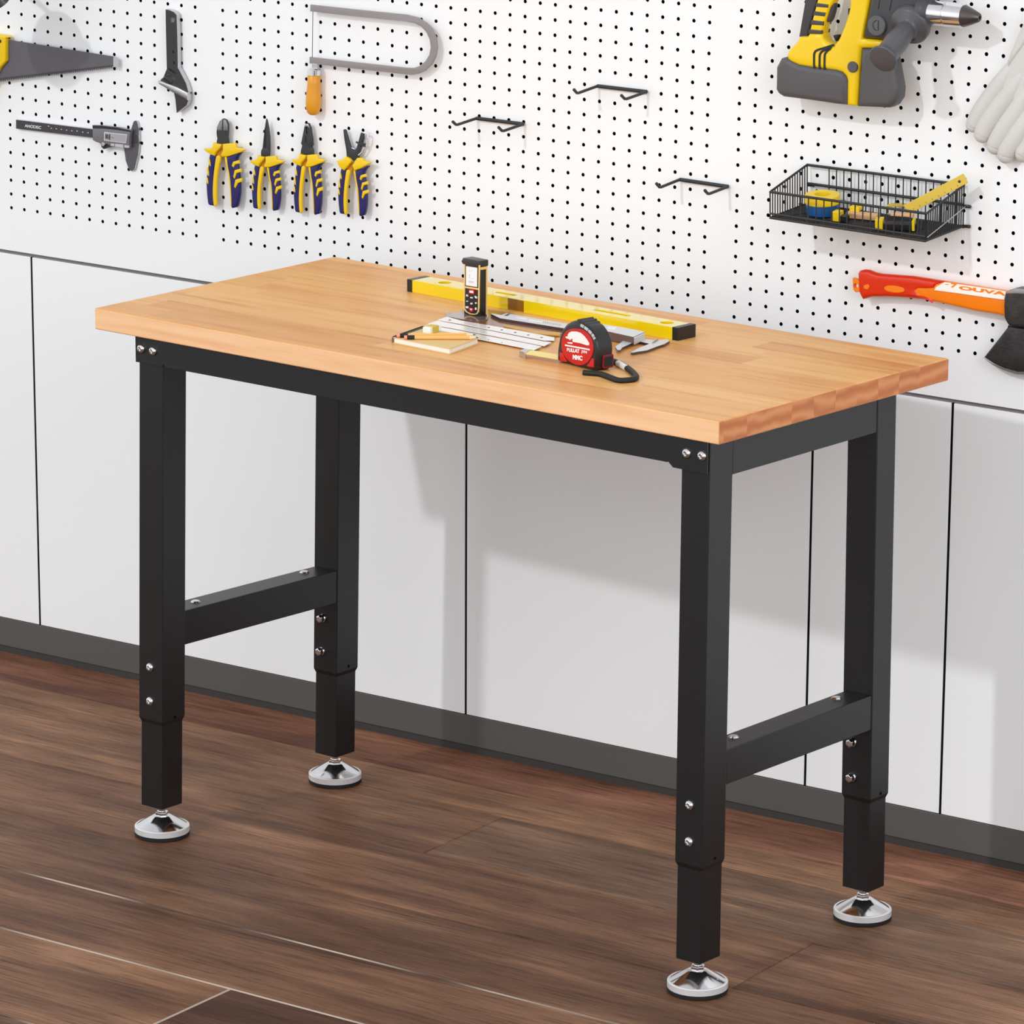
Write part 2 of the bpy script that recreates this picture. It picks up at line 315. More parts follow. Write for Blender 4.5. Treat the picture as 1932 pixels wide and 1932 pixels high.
me = bpy.data.meshes.new('floor'); bm.to_mesh(me); bm.free(); me.materials.append(WFLOOR); me.materials.append(EDGE_HL)
o = bpy.data.objects.new('floor', me); C.objects.link(o); o.location = W0; o.rotation_euler = (0, 0, WY); tag(o, 'dark brown wood plank floor with bevelled seams', None, kind='structure')
# ---------------------------------------------------------------- wall, baseboard, lower panels
def wbox(u0, u1, z0, z1, h0, h1, mb=None, mi=0):
    return (mb or MB()).box(WF.P(u0, z0, h0), UD*(u1-u0), Z*(z1-z0), -ND*(h1-h0), mi)
UL, UR, ZT = -2.2, 2.9, 2.2
tag(wbox(UL, UR, -.01, ZT, -.12, -.035).build('wall_back', mat('wall_paint', (120, 120, 122), .8)), 'grey wall surface behind the panels and pegboard', kind='structure')
zb = .064
tag(wbox(UL, UR, 0.011, zb, -.034, 0).build('baseboard_back', mat('kickboard', (84, 83, 81), .45), bevel=.0008), 'dark grey baseboard along the foot of the white wall', kind='structure')
tag(wbox(UL, UR, 0, .011, -.034, .003).build('trim_floor', mat('kick_seal', (52, 49, 48), .7)), 'thin dark strip between baseboard and floor', kind='structure')
def zs(u, t=0): return .7517-.0195/1.862*(u+.75)+t        # bottom edge of the board, a little out of level
gaps = [-.762, .192, .861, 1.108]
edges = [UL]+gaps+[UR]
plab = ['white wall panel at the far left of the photo', 'white wall panel behind the left legs of the bench', 'white wall panel between the two middle gaps under the bench', 'narrow white wall panel behind the back right leg', 'white wall panel right of the bench']
for i in range(5):
    a, b = edges[i]+.0022, edges[i+1]-.0022
    mb = MB().hexa([WF.P(a, zb+.001, -.02), WF.P(a, zb+.001, 0), WF.P(b, zb+.001, 0), WF.P(b, zb+.001, -.02)][::-1], [WF.P(a, zs(a, -.007), -.02), WF.P(a, zs(a, -.007), 0), WF.P(b, zs(b, -.007), 0), WF.P(b, zs(b, -.007), -.02)][::-1])
    tag(mb.build('wall_panel', panelm, bevel=.0008), plab[i], 'wall panel', 'white lower wall panels')
for k_, g_ in enumerate(gaps): tag(wbox(g_-.0026, g_+.0026, zb+.001, zs(g_, -.007), -.021, -.0012).build('trim_%d' % (k_+1), darkgap), 'black strip added for the shade in the gap between two white wall panels', kind='structure')  # strip added in each open gap, its shade put into the colour
sg_ = MB().hexa([WF.P(UL, zs(UL, -.0068), -.016), WF.P(UR, zs(UR, -.0068), -.016), WF.P(UR, zs(UR, -.0068), -.004), WF.P(UL, zs(UL, -.0068), -.004)], [WF.P(UL, zs(UL, .002), -.016), WF.P(UR, zs(UR, .002), -.016), WF.P(UR, zs(UR, .002), -.004), WF.P(UL, zs(UL, .002), -.004)]).build('trim_seam', mat('seam_shade', (120, 113, 119), .5)); tag(sg_, 'grey strip painted for the shade in the recess under the pegboard', kind='structure')  # shade of the recess under the board is this strip's colour
tag(wbox(UL, UR, zb, .77, -.034, -.021).build('trim_backing', darkgap), 'dark backing seen in the gaps between white panels', kind='structure')
# pegboard with real holes
HM = [[24.249763095580597, -0.42914103806611825, 23.234277093582982], [2.9704398921878092, -26.279992133961837, 391.63326193976644], [-0.0017874446400450601, -0.0007708158536391163, 1.0]]
def lat(i, j):
    if i == 14.5 or i == 15.5: pass
    a = [HM[r][0]*i+HM[r][1]*j+HM[r][2] for r in range(3)]; return WF.px(a[0]/a[2], a[1]/a[2], .0)
V, Fc, mi = [], [], []; PT = .0022; R = .0031; NS = 12
I0, I1, J1 = -12, 78, 27
for i in range(I0, I1):
    for j in range(0, J1):
        q = [lat(i-.5, j-.5), lat(i+.5, j-.5), lat(i+.5, j+.5), lat(i-.5, j+.5)]
        if i in (15, 50):
            o_ = len(V); V += [WF.P(a, b, 0.0+PT) for a, b in q]; Fc.append((o_, o_+1, o_+2, o_+3)); mi.append(0); continue
        c = lat(i, j); o_ = len(V); rim = []
        per = []
        for k in range(4):
            for s_ in range(NS//4): t = s_/(NS//4); per.append((q[k][0]*(1-t)+q[(k+1) % 4][0]*t, q[k][1]*(1-t)+q[(k+1) % 4][1]*t))
        a0 = math.radians(225)
        for k in range(NS):
            th = a0+2*math.pi*k/NS; rim.append((c[0]+R*math.cos(th), c[1]+R*math.sin(th)))
        V += [WF.P(a, b, PT) for a, b in per]+[WF.P(a, b, PT) for a, b in rim]+[WF.P(a, b, 0) for a, b in rim]
        for k in range(NS):
            k2 = (k+1) % NS; Fc.append((o_+k, o_+k2, o_+NS+k2, o_+NS+k)); mi.append(0); Fc.append((o_+NS+k, o_+NS+k2, o_+2*NS+k2, o_+2*NS+k)); mi.append(1)
# solid margins around the drilled field
def quad(p): 
    o_ = len(V); V.extend(WF.P(a, b, PT) for a, b in p); Fc.append(tuple(range(o_, o_+len(p)))); mi.append(0)
for i in range(I0, I1):
    a, b = lat(i-.5, -.5), lat(i+.5, -.5); quad([(a[0], zs(a[0])), (b[0], zs(b[0])), b, a])
    a, b = lat(i-.5, J1-.5), lat(i+.5, J1-.5); quad([a, b, (b[0], ZT), (a[0], ZT)])
for j in range(0, J1):
    a, b = lat(I0-.5, j-.5), lat(I0-.5, j+.5); quad([(UL, a[1]), a, b, (UL, b[1])])
    a, b = lat(I1-.5, j-.5), lat(I1-.5, j+.5); quad([a, (UR, a[1]), (UR, b[1]), b])
a = lat(I0-.5, -.5); quad([(UL, zs(UL)), (a[0], zs(a[0])), a, (UL, a[1])]); a = lat(I1-.5, -.5); quad([(a[0], zs(a[0])), (UR, zs(UR)), (UR, a[1]), a])
a = lat(I0-.5, J1-.5); quad([(UL, a[1]), a, (a[0], ZT), (UL, ZT)]); a = lat(I1-.5, J1-.5); quad([a, (UR, a[1]), (UR, ZT), (a[0], ZT)])
# folded lower lip
o_ = len(V); V += [WF.P(UL, zs(UL), PT), WF.P(UR, zs(UR), PT), WF.P(UR, zs(UR), -.016), WF.P(UL, zs(UL), -.016)]; Fc.append((o_, o_+3, o_+2, o_+1)); mi.append(0)
pb = MB(); pb.v = [tuple(p) for p in V]; pb.f = Fc; pb.mi = mi
o = pb.build('pegboard', [white, darkgap]); tag(o, 'large white pegboard with black holes covering the upper wall', 'pegboard')
tag(wbox(UL, UR, .775, ZT, -.034, -.017).build('trim_cavity', darkgap), 'near-black sheet behind the pegboard holes, standing in for their shade', kind='structure')  # sheet added so the holes stay dark, shade is in its colour
# ---------------------------------------------------------------- workbench
def proj(P):
    d = Vector(P)-CAM; z = d.dot(fw); return 966+F*d.dot(RT)/z, 966-F*d.dot(UP)/z
def flat(x, y, z): return hit(x, y, Vector((0, 0, z)), Z)
ZS, ZI, ZU = .189, .0505, H-T
LEG = {}
def solve(f, lo, hi):
    for _ in range(50):
        m = (lo+hi)/2
        if (f(m) > 0) == (f(hi) > 0): hi = m
        else: lo = m
    return (lo+hi)/2
for k, pb_, pt_, w_, d_ in (('FL', (305.5, 1373), (307.2, 660), .0512, .0520), ('BL', (634.7, 1280), (639.8, 740), .0514, .0530), ('FR', (1324, 1648), (1339, 860), .0485, .0540), ('BR', (1641.5, 1519.5), (1656.5, 740), .0525, .0480)):
    B = flat(*pb_, ZS)
    g = lambda y: flat(pt_[0]+(pb_[0]-pt_[0])*(y-pt_[1])/(pb_[1]-pt_[1]), y, ZU)
    y = solve(lambda y: g(y).y-B.y, pt_[1]-500, pt_[1]+500); Tp = g(y)
    LEG[k] = (B, Tp, w_, d_)
def lc(k, z, dx=0, dy=0): B, Tp, w_, d_ = LEG[k]; P = B.lerp(Tp, (z-ZS)/(ZU-ZS)); return Vector((P.x+dx, P.y+dy, z))
bench = thing('workbench', 'black steel workbench with a light butcher block top and round levelling feet', 'workbench', (.61, .28, 0))
top = [TF.at(x, y) for x, y in ((178, 581), (1357, 795), (1791, 676), (630, 484))]
tabletop = MB().hexa([p-Z*T for p in top], top).build('tabletop', WTOP, bench, bevel=.0022, bseg=3)
def zat(k, dx, dy, py, lo=0, hi=.84): return solve(lambda z: py-proj(lc(k, z, dx, dy))[1], lo, hi)
def bolt(P, n, r=.0075, mb=None):
    n = Vector(n); m = mb or MB()
    m.lathe(P, n, [(r, 0), (r*1.02, .0012), (r*.9, .003), (r*.62, .0048), (r*.5, .0052), (r*.42, .003), (r*.1, .003)], 20); return m
sockm = mat('bolt_socket', (30, 30, 32), .4)
for k in LEG:
    B, Tp, w_, d_ = LEG[k]
    def ring(z, i=0): return [lc(k, z, -w_+i, i), lc(k, z, -i, i), lc(k, z, -i, d_-i), lc(k, z, -w_+i, d_-i)]
    mb = MB(); R0, R1, R2 = ring(ZS, .003), ring(ZS+.008), ring(ZU)
    mb.hexa(R1, R2); mb.v += [tuple(p) for p in R0]; mb.f += [(11, 10, 9, 8), (8, 9, 1, 0), (9, 10, 2, 1), (10, 11, 3, 2), (11, 8, 0, 3)]; mb.mi += [0]*5
    # small adjustment hole on the right face near the sleeve end
    leg = mb.build('leg', steelblk, bench, bevel=.0018, bseg=2)
    hp = {'FL': 1353, 'BL': 1257, 'FR': 1619, 'BR': 1497}[k]; zz = zat(k, 0, d_*.56, hp)
    MB().lathe(lc(k, zz, -.0005, d_*.56), (1, 0, 0), [(.0026, 0), (.0026, .0008)], 12).build('pin_hole', darkgap, leg)
    MB().hexa(ring(ZI, .0028), ring(ZS+.02, .0028)).build('leg_extension', steelblk, leg, bevel=.0014, bseg=2)
    c = lc(k, ZI, -w_/2, d_/2); c0 = Vector((c.x, c.y, 0))
    ft = MB().lathe(c0, Z, [(.0405, 0), (.0438, .0015), (.0438, .007), (.042, .0085)], 48).build('foot', rubber, bench, smooth=30, label='black rubber base of a levelling foot')
    MB().lathe(c0, Z, [(.0412, .0160), (.0395, .0172), (.0150, .0318), (.0125, .0326)], 48).build('foot_cone', chrome, ft, smooth=25, label='polished chrome cone plate')
    MB().lathe(c0, Z, [(.0418, .0062), (.0437, .0070), (.0437, .0158), (.0425, .0168), (.0405, .0168)], 48).build('foot_rim', mat('rim_bright', (232, 232, 234), .3, .35), ft, smooth=25, label='bright silver rim')
    MB().lathe(c0+Z*.0318, Z, [(.0105, 0), (.0105, .0065), (.0085, .0075)], 6).build('hex_nut', chrome, ft, bevel=.0006)
    MB().lathe(c0+Z*.036, Z, [(.0058, 0), (.0058, .019)], 16).build('threaded_stem', chrome, ft, smooth=30)
    for x, y in {'FL': ((283, 1259), (283, 1323)), 'FR': ((1301, 1519), (1300, 1588)), 'BL': ((609, 1166), (607, 1228)), 'BR': ((1609, 1400), (1608, 1466))}[k]:
        q = hit(x, y, lc(k, .3), Vector((0, -1, 0))); bt = bolt(q-Vector((0, -.0006, 0)), (0, -1, 0), .0072).build('bolt', chrome, leg, smooth=35)
        if k[0] == 'B': MB().lathe(q, (0, -1, 0), [(.0068, .003), (.0068, .009), (.0050, .0105)], 6).build('nut', chrome, bt, bevel=.0005)
# aprons under the top
FRh = lambda k, dx, py: zat(k, dx, 0, py)
FLw, FRw, BLw, BRw = (LEG[k][2] for k in ('FL', 'FR', 'BL', 'BR'))
z1, z2 = FRh('FL', -FLw, 682), FRh('FR', 0, 894)
y0 = -.0028
a, b, c, d = lc('FL', z1, -FLw-.002, y0), lc('FR', z2, 0.0, y0), lc('FR', ZU-.0006, 0.0, y0), lc('FL', ZU-.0006, -FLw-.002, y0)
FA = Frame(a, Vector((b.x-a.x, b.y-a.y, 0)), Z, Vector((0, -1, 0)))
def fa(x, y): q = hit(x, y, a, Vector((0, -1, 0)))-a; return (q.dot(FA.a), q.z)
L_ = (b-a).dot(FA.a); zt_ = ZU-.0006-a.z
ol = [(0, 0), fa(303, 690), fa(308, 691), fa(311, 686.5), fa(314, 692.5)]+[fa(1261, 871)[:2]]+[(fa(1263, 877)[0], fa(1263, 870)[1]), fa(1272, 881), (L_, b.z-a.z), (L_, c.z-a.z), (0, zt_)]
fr_ = MB().shape(FA, [ol], 0, .0026, .0003).build('front_apron', steelblk, bench, label='black front apron rail under the tabletop')
for x, y in ((267, 657.5), (289, 662), (1296, 855), (1325, 860)):
    q = hit(x, y, a-Vector((0, .0026, 0)), Vector((0, -1, 0))); bolt(q, (0, -1, 0), .0074).build('bolt', chrome, fr_, smooth=35)
zl = lc('BR', zat('BR', 0, 0, 816)).z; zr = zat('FR', 0, LEG['FR'][3], 896)
dF, dB = LEG['FR'][3], LEG['BR'][3]
def rail(name, kf, kb, zf0, zf1, zb0, zb1, dx, wdt, lab=None, e0=0, e1=0):
    dfk = LEG[kf][3]; A = lambda z, o_: lc(kf, z, dx+o_, dfk-e0); Bk = lambda z, o_: lc(kb, z, dx+o_, e1)
    return MB().hexa([A(zf0, -wdt), A(zf0, 0), Bk(zb0, 0), Bk(zb0, -wdt)], [A(zf1, -wdt), A(zf1, 0), Bk(zb1, 0), Bk(zb1, -wdt)]).build(name, steelblk, bench, bevel=.0012, label=lab)
rail('side_apron', 'FR', 'BR', zr, ZU-.0006, zl, ZU-.0006, -.0008, .0035, 'black right side apron rail')
rail('side_apron', 'FL', 'BL', zr, ZU-.0006, zl, ZU-.0006, -FLw+.0045, .0035, 'black left side apron rail')
p0_, p1_ = lc('BL', .755, 0, .045), lc('BR', .755, -BRw, .045)
MB().hexa([p0_, p1_, p1_+Vector((0, .003, 0)), p0_+Vector((0, .003, 0))], [q+Z*(ZU-.0006-.755) for q in (p0_, p1_, p1_+Vector((0, .003, 0)), p0_+Vector((0, .003, 0)))]).build('back_apron', steelblk, bench)
for kf, kb, yf1, yf0, yb1, yb0, bl in (('FL', 'BL', 1152.5, 1216.8, 1077.3, 1138.5, ((369, 1136), (574, 1080.5))), ('FR', 'BR', 1415, 1481, 1312.7, 1378, ((1384, 1391), (1578, 1318)))):
    dk = LEG[kf][3]; v = [zat(kf, 0, dk, yf0), zat(kf, 0, dk, yf1), zat(kb, 0, 0, yb0), zat(kb, 0, 0, yb1)]
    s_ = rail('stretcher', kf, kb, v[0], v[1], v[2], v[3], -.001, min(LEG[kf][2], LEG[kb][2])-.004)
    for x, y in bl:
        t_ = 0.12 if (x, y) == bl[0] else .88
        q = flat(x, y, v[1]*(1-t_)+v[3]*t_); MB().lathe(q-Z*.0004, Z, [(.0078, 0), (.008, .001), (.006, .003), (.003, .0032)], 20).build('bolt', chrome, s_, smooth=35)
# ================================================================ things hanging on the pegboard
B0 = PT   # board surface height
def onwall(name, label, cat, x, y, group=None): return thing(name, label, cat, WF.at(x, y, B0), WY, group)
# ---- handsaw
c = cz(8.05, 0, 0)
t = onwall('handsaw', 'grey bladed handsaw with yellow handle at the top left', 'saw', 20, 112)
def edgey(x): return 150.9-(150.9-125.2)*x/212.7
bl = [(14.9, 74.9), (213, 106.5), (212.7, 125.2)]
x = 211.0
while x > -75: bl += [(x, edgey(x)+.4), (x-1.2, edgey(x)+3.6), (x-2.6, edgey(x)+.4)]; x -= 4.0
bl += [(-78, 161), (-78, 60)]
bdy = MB().shape(WF, [fpx(WF, bl, .013)], .0115, .013, .0002, 0).build('blade', [mat('saw_blade', (98, 96, 102), .45, .3)], t)
te = [(212.7, 122.6), (212.7, 125.2)]; te2 = [(-75, edgey(-75)+.4), (-75, edgey(-75)-4)]
MB().shape(WF, [fpx(WF, te+te2, .0135)], .013, .0134, 0).build('edge_band', mat('saw_band', (72, 70, 75), .4, .4), bdy)
MB().shape(WF, [fpx(WF, [(213.3, 107.5), (220, 108.8), (220, 127), (213.3, 126.8)], .0145)], .010, .0145, .0006).build('blade_tip', silver, t, label='silver end cap of the blade')
hd = [(-95, 50), (0, 66.8), (11, 68), (14, 71), (11, 72.5), (10.5, 115), (0, 127), (-12, 150), (-30, 190), (-60, 205), (-95, 190)]
hole = [(-60, 95), (-30, 98), (-22, 120), (-40, 160), (-68, 165), (-75, 120)]
hn = MB().shape(WF, [fpx(WF, hd, .020), fpx(WF, sm(hole, 4), .020)], .006, .020, .0025).build('handle', yellow, t, smooth=40)
MB().lathe(WF.at(0, 77.6, .020), -ND, [(.003, 0), (.003, .001), (.002, .0014)], 16).build('screw', rubber, hn)
MB().tube([WF.at(15, 69.5, 0), WF.at(15, 69.5, .012), WF.at(18.5, 73, .014)], .0013, 8).build('peg', wire, None, smooth=40); tag(bpy.data.objects['peg'], 'small dark peg holding up the handsaw behind its yellow handle', 'hook')
# ---- bell shade at the corner
P = WF.at(-63, -26, .190)
t = onwall('lamp_shade', 'dark grey metal bell shade poking into the top left corner', 'lamp', -40, -60)
ax_ = (UD*.25-Z*.75+ND*.55).normalized()
sd_ = MB().lathe(P-ax_*.04, ax_, [(.016, -.004), (.022, .004), (.036, .018), (.050, .04), (.0600, .062), (.0620, .0635), (.059, .0635), (.049, .041), (.034, .020), (.012, .010)], 48).build('shade', mat('shade_metal', (70, 71, 73), .3, .6), t, smooth=40)
q = WF.at(-6, -7, .185); MB().lathe(q-ax_*.02, ax_, [(.014, 0), (.0165, .002), (.0165, .030), (.0185, .0325), (.0185, .034), (.015, .034)], 32).build('lamp_holder', mat('shade_metal', (70, 71, 73), .3, .6), t, smooth=40)
MB().tube([WF.at(-30, -60, PT+.001), WF.at(-30, -60, .12), q-ax_*.02], .005, 12).build('arm', wire, t, smooth=40)
# ---- adjustable wrench
c = cz(4.391, 0, 0)
t = onwall('adjustable_wrench', 'dark adjustable wrench with silver edge hanging jaw down', 'wrench', 330, 60)
o1 = c([(1370, 78), (1405, 85), (1440, 100), (1462, 125), (1468, 300), (1472, 560), (1500, 612), (1540, 690), (1560, 760), (1560, 830), (1545, 872), (1462, 937), (1452, 830), (1440, 770), (1400, 748), (1330, 700), (1318, 678), (1335, 655), (1352, 640), (1368, 600), (1380, 572), (1376, 400), (1372, 200)])
slots = [c([(1412, 142), (1435, 142), (1450, 155), (1448, 178), (1415, 194)]), c([(1428, 420), (1440, 424), (1440, 444), (1428, 440)]), c([(1436, 510), (1447, 514), (1446, 536), (1436, 530)]),
         c([(1392, 572), (1402, 568), (1458, 604), (1455, 618), (1445, 616)]), c([(1382, 612), (1392, 612), (1446, 646), (1444, 660), (1434, 658), (1382, 626)])]
wm = mat('wrench_face', (58, 57, 58), .35, .4)
body = MB().shape(WF, [fpx(WF, o1, .0145)]+[fpx(WF, s, .0145) for s in slots], .004, .0145, .0008, 0, side=1).build('body', [wm, silver], t)
MB().shape(WF, [fpx(WF, c([(1300, 675), (1312, 668), (1340, 676), (1460, 720), (1552, 768), (1548, 832), (1520, 815), (1440, 768), (1370, 730), (1318, 700)]), .019)], .005, .019, .0022).build('movable_jaw', silver, t, smooth=50, label='bright silver jaw of the wrench')
q0, q1 = WF.at(1368/4.391, 640/4.391, .012), WF.at(1432/4.391, 688/4.391, .012)
m = MB(); d = q1-q0
m.lathe(q0, d, [((.0052 if (k % 2) else .0040), d.length*k/10) for k in range(11)], 16); m.build('adjusting_screw', tool, t, smooth=60)
# ---- digital caliper on the board
c = cz(7.43, 20, 210); hb = .0085
t = onwall('digital_caliper', 'dark grey digital caliper hanging level on the pegboard, left of the pliers', 'caliper', 150, 262)
bm_ = MB().shape(WF, [fpx(WF, c([(75, 118), (1145, 250), (1792, 333), (1787, 452), (1150, 370), (75, 243)]), hb)], .004, hb, .0003, 0, side=1).build('beam', [mat('caliper_dark', (66, 62, 68), .4, .3), silver], t)
MB().text(WF, 'ANODISC', (20+200/7.43, 210+222/7.43), (20+428/7.43, 210+250/7.43), (20+200/7.43, 210+181/7.43), hb, .0002, bold=.01).build('lettering', whitep, bm_)
m = MB()
for k, (x, y) in enumerate([(530, 208), (570, 238), (640, 245), (712, 252), (785, 263), (858, 272), (932, 276), (1010, 292), (1085, 300)]):
    m.shape(WF, [fpx(WF, c([(x-7, y-5), (x+8, y-3), (x+7, y+7), (x-7, y+4)]), hb+.0002)], hb, hb+.0002, 0)
m.build('scale_marks', whitep, bm_)
jaw = c([(1745, 128), (1770, 142), (1785, 190), (1797, 260), (1802, 450), (1787, 600), (1735, 812), (1700, 838), (1665, 828), (1640, 770), (1612, 690), (1600, 600), (1578, 480), (1660, 515), (1672, 330), (1700, 210), (1722, 145)])
MB().shape(WF, [fpx(WF, jaw, .0075)], .003, .0075, .0006, 0, side=1).build('jaw', [mat('caliper_jaw', (96, 94, 99), .35, .5), silver], t)
sl = [(1145, 197), (1300, 205), (1500, 228), (1680, 268), (1665, 330), (1655, 515), (1400, 490), (1360, 462), (1260, 450), (1200, 432), (1150, 405)]
sld = MB().shape(WF, [fpx(WF, c(sl), .0165)], .0075, .0165, .0012, 0).build('slider', [mat('caliper_slider', (120, 118, 122), .35, .2)], t, smooth=40)
MB().shape(WF, [fpx(WF, c([(1145, 195), (1300, 203), (1500, 228), (1682, 268), (1676, 290), (1500, 262), (1300, 242), (1152, 240)]), .0168)], .0155, .0172, .0006).build('top_edge', blackp, sld)
MB().shape(WF, [fpx(WF, c([(1310, 290), (1632, 325), (1613, 452), (1307, 412)]), .0175)], .016, .0175, .0005).build('screen_frame', mat('bezel', (205, 203, 206), .3), sld)
scn = MB().shape(WF, [fpx(WF, c([(1322, 302), (1620, 334), (1603, 438), (1318, 402)]), .0178)], .017, .0178, 0).build('screen', glass, sld)
m = MB(); m.text(WF, '80', (20+1328/7.43, 210+383/7.43), (20+1375/7.43, 210+390/7.43), (20+1328/7.43, 210+318/7.43), .0178, bold=.02)
m.shape(WF, [fpx(WF, c([(1382, 320), (1396, 322), (1394, 402), (1380, 400)]), .018)], .0178, .018, 0); m.shape(WF, [fpx(WF, c([(1404, 366), (1446, 371), (1446, 376), (1404, 371)]), .018)], .0178, .018, 0); m.build('digits', rubber, scn)
th_ = MB().shape(WF, [fpx(WF, c([(1260, 440), (1270, 500), (1300, 532), (1345, 515), (1400, 492), (1385, 445)]), .014)], .006, .014, .001).build('thumb_rest', blackp, t)
MB().lathe(WF.at(20+1308/7.43, 210+458/7.43, .014), -ND, [(.0042, 0), (.0042, .002), (.003, .003)], 20).build('lock_screw', silver, th_, smooth=30)
for q in ([(1402, 450), (1456, 457), (1452, 490), (1400, 485)], [(1464, 455), (1580, 468), (1576, 512), (1462, 497)], [(1592, 474), (1660, 484), (1656, 515), (1590, 510)]):
    MB().shape(WF, [fpx(WF, c(q), .0175)], .0155, .0175, .0005).build('button', mat('button_grey', (190, 188, 190), .4), sld)
# ---- pliers
steel2 = mat('jaw_light', (140, 141, 143), .35, .6)
def pliers(name, label, x0, sx, ytop, sy, head, hx=0, collar=None, splay=0):
    t = onwall(name, label, 'pliers', 360+(x0+200*sx)/4.83, 200+(ytop+100)/4.83, 'row of blue and yellow pliers')
    S = lambda pts, dx=0: [(360+(x0+(x-112)*sx+dx)/4.83, 200+(ytop+(y-335)*sy)/4.83) for x, y in pts]
    def hnd(blue, strip, name='handle'):
        b = MB().shape(WF, [fpx(WF, S(blue), .018)], .010, .018, .0024).build(name, navy, t, smooth=45)
        MB().shape(WF, [fpx(WF, S(strip), .019)], .0135, .019, .0012).build('inner_grip', yellow, b, smooth=45); return b
    lh = hnd(sm([(172, 440), (228, 445), (215, 540), (203, 640), (197, 780), (207, 900), (190, 908), (158, 898), (148, 850), (140, 760), (139, 660), (158, 540)], 3),
             sm([(232, 455), (268, 470), (250, 560), (232, 690), (230, 850), (230, 903), (207, 908), (197, 780), (204, 640), (216, 540)], 3))
    rh = hnd(sm([(322, 468), (395, 438), (465, 410), (430, 458), (415, 500), (428, 590), (438, 680), (440, 800), (420, 912), (395, 926), (366, 922), (361, 800), (350, 650), (330, 540)], 3),
             sm([(305, 465), (324, 470), (335, 560), (353, 650), (364, 800), (368, 905), (362, 905), (355, 800), (342, 660), (322, 560)], 3))
    for q in ([(370, 545), (384, 508), (437, 493), (440, 525), (402, 532), (388, 562)], [(384, 645), (398, 585), (452, 570), (457, 602), (415, 612), (396, 665)], [(392, 735), (404, 672), (462, 655), (462, 690), (428, 702), (403, 752)]):
        MB().shape(WF, [fpx(WF, S(q), .0195)], .015, .0195, .001).build('grip_chevron', yellow, rh, smooth=45)
    for q in ([(156, 488), (168, 482), (176, 520), (178, 550), (168, 545), (160, 515)], [(144, 560), (156, 562), (162, 610), (163, 640), (152, 632), (143, 590)], [(139, 650), (150, 655), (156, 690), (156, 712), (146, 705), (139, 680)]):
        MB().shape(WF, [fpx(WF, S(q), .0195)], .013, .0195, .001).build('grip_notch', yellow, lh, smooth=45)
    if collar is None:
        collar = [S([(200, 335), (240, 345), (280, 352), (262, 385), (222, 425), (213, 455), (170, 440), (130, 410), (112, 388), (160, 388), (194, 376)]), S([(288, 347), (340, 342), (402, 340), (408, 382), (450, 386), (495, 398), (460, 420), (400, 440), (340, 460), (290, 464), (268, 452), (290, 400)])]
    for q in collar: MB().shape(WF, [fpx(WF, q, .021)], .014, .021, .0016).build('collar', yellow, t, smooth=45, label='yellow thumb guard')
    MB().shape(WF, [fpx(WF, S([(215, 395), (300, 380), (300, 470), (225, 470)]), .015)], .005, .015, .001).build('gap_plate', mat('amber_shadow', (196, 130, 10), .4), t)  # plate added in the collar gap, shade put into its amber colour
    head(t)
z2c = cz(4.83, 360, 200)
def sh(pts, h0, h1, name, m, par, bev=.001, holes=(), smf=45, side=None, label=None):
    return MB().shape(WF, [fpx(WF, z2c(pts), h1)]+[fpx(WF, z2c(q), h1) for q in holes], h0, h1, bev, 0, side).build(name, m, par, smooth=smf, label=label)
def head1(t):
    j = sh([(232, 230), (238, 190), (262, 138), (290, 115), (318, 128), (334, 172), (332, 232), (328, 282), (332, 312), (337, 350), (230, 350), (240, 295), (233, 262)], .010, .016, 'jaws', [tool], t)
    sh([(236, 224), (242, 188), (265, 142), (284, 122), (282, 226)], .015, .0175, 'cutting_edge', steel2, j, .0012)
    sh([(292, 122), (316, 132), (330, 172), (329, 226), (293, 226)], .015, .0175, 'cutting_edge', steel2, j, .0012)
def head2(t):
    j = sh([(683, 116), (690, 128), (705, 200), (715, 300), (716, 385), (713, 470), (634, 465), (635, 410), (648, 385), (660, 280), (672, 180)], .010, .015, 'jaws', [tool], t, .002)
    sh([(668, 260), (672, 200), (678, 200), (680, 300), (680, 380), (666, 385)], .014, .0155, 'jaw_slit', rubber, j, 0)
    sh([(640, 405), (660, 388), (695, 388), (708, 405), (706, 455), (638, 450)], .014, .0165, 'pivot', tool, j, .0008)
def head3(t):
    j = sh([(1033, 185), (1042, 160), (1055, 155), (1070, 160), (1086, 200), (1101, 300), (1106, 362), (1094, 370), (1107, 400), (1109, 450), (997, 445), (1000, 402), (1011, 362), (1001, 342), (1012, 290)], .010, .016, 'jaws', [tool], t, .0014, holes=([(1047, 196), (1055, 192), (1059, 230), (1056, 262), (1048, 255)],))
    sh([(1040, 268), (1052, 268), (1050, 332), (1040, 330)], .0155, .0163, 'jaw_slit', rubber, j, 0)
    sh([(1038, 190), (1046, 164), (1068, 165), (1080, 200), (1070, 190), (1054, 186)], .0155, .0166, 'polished_tip', silver, j, .0003)
